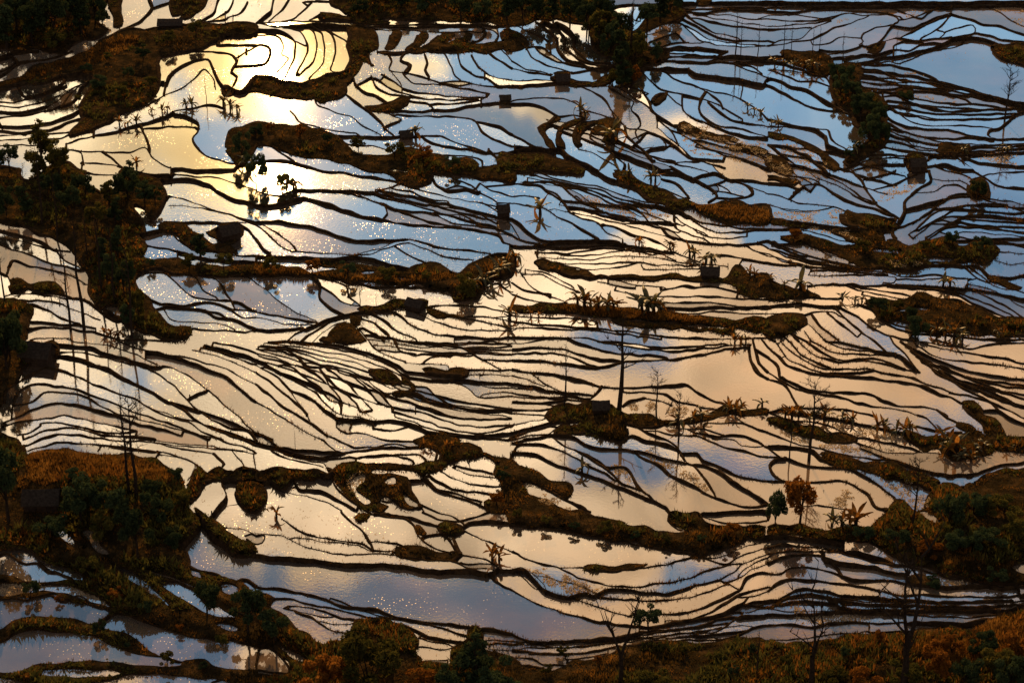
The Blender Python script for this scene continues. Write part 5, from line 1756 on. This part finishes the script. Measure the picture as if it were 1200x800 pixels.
for lab, grp, pts in [
    ('small shrub on the grassy island beneath the sun glint', 'shrubs on the sun glint island', [(318, 152), (352, 160), (384, 168), (420, 176), (462, 184), (496, 190), (530, 196), (300, 160)]),
    ('small shrub on the long grassy bank left of centre', 'shrubs on the long bank left of centre', [(176, 312), (222, 314), (262, 316), (318, 318), (366, 320), (408, 324), (452, 326), (500, 326)]),
    ('small shrub on the brown bank at middle right', 'shrubs on the middle right bank', [(930, 284), (972, 290), (1012, 294), (1046, 296), (1082, 290), (1116, 286), (1150, 292)]),
    ('small shrub on the long dark bank at far right', 'shrubs on the far right bank', [(1030, 366), (1052, 362), (1066, 372), (1146, 376), (1186, 386)]),
    ('small shrub on the dark band at the lower centre', 'shrubs on the lower centre band', [(606, 606), (640, 614), (672, 620), (708, 624), (744, 630), (782, 636), (822, 636), (856, 630), (590, 560), (582, 590)]),
    ('small shrub on the rust hill at upper left', 'shrubs on the upper left hill', [(100, 84), (128, 72), (150, 92), (168, 70), (176, 104), (140, 116), (118, 104), (196, 52), (230, 42), (92, 120)]),
    ('small shrub on the bank between lower left pools', 'shrubs between the lower left pools', [(70, 706), (118, 742), (150, 760), (196, 778), (238, 784), (104, 668), (136, 700), (170, 716), (210, 738), (260, 752)]),
    ('small shrub along the crest of the bottom right slope', 'shrubs on the bottom right slope', [(660, 768), (700, 776), (800, 766), (840, 772), (880, 766), (920, 776), (990, 770), (1030, 752), (640, 790), (860, 790)])]:
    for u, v in pts:
        h = PR.uniform(9, 20); leafy('shrub', PR.choice(('shrub', 'shrub', 'round')), u, v, h, h * PR.uniform(.9, 1.5), lab, 'shrub', grp, mat=PR.choice(('leaf_dark', 'leaf_olive', 'leaf_olive', 'leaf_rust')))
# leafless trees
bare('stout', 727, 480, 112, 'tallest bare trunk in the middle of the valley, next to the dark square hut')
bare('pole', 662, 476, 78, 'thin bare pole tree left of the dark square hut')
bare('round', 769, 488, 58, 'bare round crowned tree right of the tallest trunk at the centre')
bare('round', 795, 518, 62, 'bare spindly tree between the centre bank and the dark blue pool')
bare('pole', 925, 541, 60, 'left of two thin bare trees on the stubble terraces at right')
bare('round', 949, 540, 98, 'right and taller of two thin bare trees on the stubble terraces at right')
bare('round', 1070, 615, 84, 'bare tree with wide thin crown above the mound on the right')
bare('round', 1178, 142, 62, 'lone bare tree at the edge of the big pale blue pool, top right')
bare('vee', 727, 800, 105, 'forked bare tree at the bottom edge, centre right')
bare('vee', 950, 806, 118, 'bare tree with upright limbs at the bottom edge, left of the corner bushes')
bare('vee', 1058, 806, 160, 'tallest bare tree at the bottom right, branches crossing the orange pool')
bare('pole', 887, 790, 60, 'thin bare sapling at the bottom edge between two forked bare trees')
bare('pole', 151, 578, 128, 'left trunk of the pair of bare trees on the lower left hill')
bare('round', 160, 582, 122, 'right trunk of the pair of bare trees on the lower left hill')
G = 'bare poles standing in the left gully'
for u, v, h in [(83, 388, 100), (98, 388, 138), (119, 340, 96), (135, 352, 90), (156, 396, 110), (50, 262, 90), (68, 280, 80), (102, 300, 60), (5, 352, 70), (32, 250, 60)]:
    bare('pole', u, v, h, 'thin bare pole tree standing in the dark gully on the left', G)
G = 'bluish bare saplings above the upper right terraces'
for u, v, h in [(862, 66, 54), (868, 64, 40), (888, 68, 40), (918, 66, 42), (927, 62, 34), (952, 64, 32), (960, 62, 30), (987, 72, 34), (1050, 62, 26)]:
    bare('pole', u, v, h, 'thin bare sapling in the row near the top right edge', G)
bare('round', 422, 358, 30, 'small thin tree on the pale pool, left of the grey roofed hut')
bare('pole', 441, 359, 18, 'tiny sapling between the small thin tree and the grey roofed hut')
bare('pole', 346, 524, 22, 'short sapling alone in the wide pale pool at left centre')
bare('pole', 242, 122, 32, 'thin bare sapling in the golden pool left of the sun glint')
bare('round', 70, 575, 20, 'short twiggy sapling at the crown of the lower left hill')
bare('pole', 1035, 284, 30, 'dark pole at the end of the brown bank at right')
# banana plants and agaves on the bunds
B = 'banana plants on the terrace bunds'
def bgroup(lst, label, group=None, rust=.3, dense=10):
    for u, v, h in lst: banana(u, v, h, label, group, rust, dense)
bgroup([(677, 358, 28), (685, 360, 32), (692, 358, 26), (701, 362, 26), (712, 362, 32), (719, 362, 26)], 'banana plant in the rusty clump along the bank at the centre right', 'left banana clump on the central bank', .55)
bgroup([(752, 364, 34), (759, 366, 40), (766, 366, 34), (772, 364, 26)], 'dark banana plant in the right clump on the central bank', 'right banana clump on the central bank', .1)
banana(597, 374, 30, 'dark banana plant alone on the bund left of the central clumps')
bgroup([(749, 286, 16), (785, 290, 18), (789, 292, 16), (752, 288, 14)], 'small rusty banana plant on the bund above the fine central terraces', 'small bananas above the fine terraces', .7)
bgroup([(808, 300, 20), (814, 301, 18), (827, 308, 22), (834, 308, 20)], 'dark banana plant just above the long low hut', 'bananas above the long low hut', .15)
bgroup([(878, 322, 20), (884, 324, 18), (902, 330, 18), (919, 336, 14)], 'rust tipped banana plant on the bank right of the long low hut', 'bananas right of the long low hut', .5)
banana(938, 338, 38, 'tallest dark banana plant beside the pale pool at right', rust=.1)
bgroup([(987, 352, 18), (1002, 354, 20), (1010, 354, 16)], 'green leafed plant at the rim of the wide cream pool on the right', 'plants at the rim of the cream pool', .05)
bgroup([(1105, 336, 24), (1113, 336, 22)], 'upright thin leafed banana plant of the pair on the right terraces', 'pair of upright bananas on the right terraces', .05, 6)
bgroup([(861, 402, 20), (868, 402, 22), (874, 401, 18)], 'rusty banana plant at the corner above the large peach pool', 'bananas at the corner of the peach pool', .7)
bgroup([(854, 482, 26), (862, 484, 28), (869, 480, 20)], 'orange leaved banana plant at the lower rim of the large peach pool', 'orange bananas below the peach pool', .85)
bgroup([(893, 476, 24)], 'thin leaved plant right of the orange bananas below the peach pool', None, .2, 6)
bgroup([(813, 494, 22), (822, 492, 24), (794, 498, 26)], 'dark banana plant between the centre bank and the orange bananas', 'dark bananas right of the centre bank', .4)
bgroup([(920, 490, 22), (928, 490, 30), (936, 488, 24), (949, 492, 22), (966, 492, 26), (988, 494, 22), (999, 495, 24), (1028, 504, 28), (1036, 505, 24), (1050, 508, 22), (1060, 508, 28), (1066, 507, 24)], 'banana plant in the row along the bund above the white stubble terraces', 'row of bananas above the stubble terraces', .5)
bgroup([(1104, 512, 30), (1112, 524, 38), (1120, 530, 30), (1132, 534, 28), (1142, 532, 26), (1152, 526, 24), (1126, 540, 24), (1138, 540, 22), (1110, 532, 24)], 'banana plant of the big spiky thicket at right', 'banana thicket at right', .45)
bgroup([(1180, 526, 16), (1192, 524, 16)], 'small orange banana plant at the right edge beside the spiky thicket', 'orange bananas at the right edge', .9)
bgroup([(975, 616, 26), (986, 618, 30)], 'dark spiky plant right of the orange leaved tree', 'spiky plants by the orange tree', .15)
bgroup([(996, 612, 28), (1003, 616, 34)], 'bright orange banana plant beside the dark spiky plants on the right', 'bright orange bananas', 1.0)
banana(577, 655, 34, 'rusty banana plant on the lower central bund, taller one of two', rust=.9)
banana(585, 656, 26, 'rusty banana plant on the lower central bund, shorter one of two', rust=.9)
banana(324, 606, 24, 'orange banana plant standing in the grey pool at lower left', rust=.8)
banana(682, 553, 22, 'dark reedy plant leaning over the bund of the muddy pool in the centre', rust=0, nl=7)
bgroup([(497, 524, 18), (505, 526, 16), (523, 526, 16), (530, 524, 14)], 'rust red plant on the black bund at the centre', 'rust red plants on the black bund', 1.0)
banana(487, 162, 30, 'agave like banana plant growing beside the low dark hut', rust=.15)
banana(290, 197, 30, 'spiky dark plant on the shore of the island beneath the sun glint', rust=.1)
bgroup([(336, 222, 22), (344, 222, 24)], 'spiky plant on the bright strip right of the sun glint island', 'spiky plants right of the island', .4)
bgroup([(218, 126, 16), (225, 126, 16)], 'spiky plant on the bund in the golden pool left of the sun glint', 'spiky plants left of the sun glint', .3)
bgroup([(178, 132, 14), (190, 132, 16), (196, 130, 14), (140, 146, 16), (150, 148, 16), (160, 146, 16)], 'spiky plant on the bund at the foot of the rust grass hill', 'spiky plants under the rust hill', .4)
bgroup([(160, 196, 20)], 'small star shaped plant in the grey pool on the left', None, .6)
bgroup([(270, 128, 24), (262, 124, 20), (278, 132, 18)], 'dark spiky plant on the rim just left of the sun glint', 'plants at the sun glint', .3)
bgroup([(680, 134, 26), (686, 136, 20)], 'palm like plant on the bund under the golden upper terraces', 'palm like plants under the golden terraces', .2)
banana(718, 166, 38, 'tall dark banana plant beside the black crescent shaped bank')
bgroup([(737, 208, 20)], 'small dark plant on the left of two on the pale terraces below the crescent bank')
bgroup([(763, 212, 28), (768, 212, 22)], 'dark banana plant right of the pale terraces below the crescent bank', 'pair of bananas below the crescent bank', .1)
banana(633, 251, 32, 'dark banana plant right of the small square hut')
bgroup([(556, 336, 26), (566, 334, 32), (576, 326, 30), (586, 320, 26), (594, 312, 26), (604, 308, 24), (546, 344, 22)], 'banana plant of the dark thicket on the central bank', 'central banana thicket', .25)
bgroup([(1098, 392, 24), (1108, 394, 24), (1118, 396, 26), (1128, 398, 24)], 'rust tipped banana plant in the row on the dark bank at right', 'bananas on the dark right bank', .5)
bgroup([(1170, 392, 18)], 'small rusty plant at the right end of the dark right bank', None, .6)
bgroup([(908, 76, 16), (918, 78, 18), (930, 80, 18), (942, 80, 18), (952, 82, 20), (960, 82, 18)], 'yellow tipped banana plant above the long blue pool', 'yellow tipped bananas top right', .5)
bgroup([(1130, 178, 14), (1170, 178, 14), (1180, 178, 16)], 'small spiky plant on the bund under the lone bare tree, right', 'spiky plants at the right', .1)
bgroup([(904, 146, 12), (912, 148, 14)], 'dark tuft on the bund in the long blue pool', 'tufts in the long blue pool', .05)
bgroup([(876, 128, 14), (884, 132, 14), (892, 136, 14)], 'dark plant on the thin bund crossing the pale pool at upper right', 'plants crossing the pale pool', .05, 7)
bgroup([(1000, 178, 18)], 'leafy plant at the lower end of the long blue pool', None, .05)
bgroup([(622, 370, 14), (631, 372, 14)], 'tiny rust plant on the central bank, left end', 'tiny plants on the central bank', .8, 6)
bgroup([(130, 395, 20), (138, 396, 18), (122, 392, 16)], 'rust red plant on the path at the foot of the left gully', 'rust red plants below the gully', 1.0)
print('plants', len(bpy.data.objects), time.time() - T0)
# ------------------------------------------------------------------ grass and stubble
def tufts(name, pts, hts, wds, mat, nb=4, parent=None, lean=.5):
    """many small tufts, nb narrow blades each; pts (n,3)"""
    n = len(pts); P_ = np.repeat(pts, nb, 0); H_ = np.repeat(hts, nb) * RNG.uniform(.55, 1.15, n * nb); W_ = np.repeat(wds, nb) * RNG.uniform(.7, 1.3, n * nb)
    a = RNG.uniform(0, 6.283, n * nb); d = np.stack([np.cos(a), np.sin(a), 0 * a], 1); s = np.stack([-np.sin(a), np.cos(a), 0 * a], 1)
    off = d * (W_ * RNG.uniform(0, 1.2, n * nb))[:, None]; ln = RNG.uniform(0, lean, n * nb)
    b0 = P_ + off - s * (W_ * .5)[:, None]; b1 = P_ + off + s * (W_ * .5)[:, None]; b0[:, 2] -= .06; b1[:, 2] -= .06
    tp = P_ + off + d * (H_ * ln)[:, None]; tp[:, 2] += H_
    V = np.stack([b0, b1, tp], 1).reshape(-1, 3); F = np.arange(len(V)).reshape(-1, 3)
    o = link(name, np_mesh(name, V, F), mat, parent); o['kind'] = 'stuff'; return o
def scatter(mask, dens, lim):
    """random photograph positions inside a mask; dens per px^2"""
    yy, xx = np.nonzero(mask); k = RNG.random(len(yy)) < dens; yy, xx = yy[k], xx[k]
    if len(yy) > lim: q = RNG.choice(len(yy), lim, False); yy, xx = yy[q], xx[q]
    return xx + U0 + RNG.uniform(-.5, .5, len(xx)), yy + V0 + RNG.uniform(-.5, .5, len(yy))
def ground3(u, v, dz=0.0):
    z = bil(ZG, u, v); x, y = at_z(u, v, z); return np.stack([x, y, z + dz], 1)
u, v = scatter(EM & ~OV['O'], .30, 95000); p = ground3(u, v); f = RNG.uniform(0, 1, len(u)) ** 2 * np.clip(.35 + 1.3 * vnoise(p[:, 0], p[:, 1], .22, 31), .05, 1.4)
o = tufts('grass', p, .2 + .9 * f * np.clip(bil(dist, u, v) / 8, .3, 1), .12 + .14 * f, M['grass'], 4, lean=.9); o['label'] = 'short dark winter grass and weeds on the earth banks'; o['category'] = 'grass'
u, v = scatter(OV['O'] & EM, .5, 30000); p = ground3(u, v); f = RNG.uniform(0, 1, len(u)) ** 2
o = tufts('rust_grass', p, .3 + .8 * f, .13 + .1 * f, M['grass_rust'], 4, lean=.8); o['label'] = 'rust orange dry grass on the sunlit banks'; o['category'] = 'grass'
# low undergrowth: ferns and weeds in patches
pt = EM & ((vnoise(gx, gy, .10, 51) + .5 * vnoise(gx, gy, .33, 52)) > .02)
u, v = scatter(pt & ~OV['O'], .10, 26000); p = ground3(u, v); f = RNG.uniform(0, 1, len(u)) ** 2
o = tufts('undergrowth', p, (.25 + 1.0 * f) * np.clip(bil(dist, u, v) / 9, .2, 1), .26 + .3 * f, M['leaf_olive'], 6, lean=1.3); o['label'] = 'dark leafy weeds and ferns in patches on the earth banks'; o['category'] = 'undergrowth'
u, v = scatter(pt & (vnoise(gx, gy, .05, 53) > .15), .05, 9000); p = ground3(u, v); f = RNG.uniform(0, 1, len(u)) ** 2
o = tufts('undergrowth', p, (.3 + 1.0 * f) * np.clip(bil(dist, u, v) / 9, .2, 1), .22 + .25 * f, M['leaf_rust'], 6, lean=1.0); o['label'] = 'rust coloured bracken in patches on the earth banks'; o['category'] = 'undergrowth'
# grass fringe along the bunds
bp = []
for k, c in RIM:
    n = len(c) * {'n': 4, 't': 5, 'T': 6, 'E': 6, 'D': 6, 'P': 3, 'g': 0}[k]
    if not n: continue
    t = RNG.uniform(0, len(c) - 1.001, n); i = t.astype(int); q = c[i] + (c[i + 1] - c[i]) * (t - i)[:, None] + RNG.normal(0, .7, (n, 2)); bp.append(q)
bp = np.concatenate(bp); z = samp(ZMAX, bp[:, 0], bp[:, 1]); x, y = at_z(bp[:, 0], bp[:, 1], z); f = RNG.uniform(0, 1, len(bp)) ** 3 * np.clip(.2 + 1.6 * vnoise(x, y, .12, 33), 0.02, 1.3)
o = tufts('bund_grass', np.stack([x, y, z + .12], 1), .07 + .38 * f, .06 + .07 * f, M['grass'], 3, lean=1.2); o['label'] = 'thin fringe of dry grass along the earth bunds'; o['category'] = 'grass'
# rice stubble and straw left standing in some pools
u, v = scatter(OV['S'], .75, 50000); p = ground3(u, v)
# clustered, so that water shows in between
keep = vnoise(p[:, 0], p[:, 1], .55, 9) + .5 * vnoise(p[:, 0], p[:, 1], 1.7, 10) > -.05; p = p[keep]
o = tufts('rice_stubble', p, RNG.uniform(.06, .26, len(p)), RNG.uniform(.16, .38, len(p)), M['straw'], 3, lean=1.2); o['label'] = 'pale rice stubble and straw scattered in drained pools'; o['category'] = 'stubble'
# lone tufts in the open pools
open_ = ~EM & (vnoise(gx, gy, .035, 21) + .4 * vnoise(gx, gy, .12, 22) > .28)
u, v = scatter(open_, .022, 9000); p = ground3(u, v, -.02)
o = tufts('rice_stubble', p, RNG.uniform(.08, .22, len(p)), RNG.uniform(.10, .2, len(p)), M['straw'], 3, lean=1.0); o['label'] = 'thin sprinkle of stubble in the flooded pools'; o['category'] = 'stubble'
# things of one kind that stand together are told apart by their order from left to right
ORD = 'first second third fourth fifth sixth seventh eighth ninth tenth'.split()
same = {}
for o in scene.objects:
    if o.parent is None and o.type == 'EMPTY': same.setdefault(o['label'], []).append(o)
for lab, lst in same.items():
    n = len(lst)
    if n > 1:
        lst.sort(key=lambda o: o.location.x / (o.location.y + 1))
        for i, o in enumerate(lst):
            j = n - 1 - i
            wd = ('left one', 'right one')[i] if n == 2 else 'leftmost' if i == 0 else 'rightmost' if j == 0 else 'middle one' if n == 3 else ORD[i] + ' from left' if i <= j else ORD[j] + ' from right'
            o['label'] = lab + ', ' + wd
for o in scene.objects:
    if 'label' in o and not 4 <= len(o['label'].replace(',', '').split()) <= 16: print('LABEL', len(o['label'].split()), o['label'])
print('done', time.time() - T0)
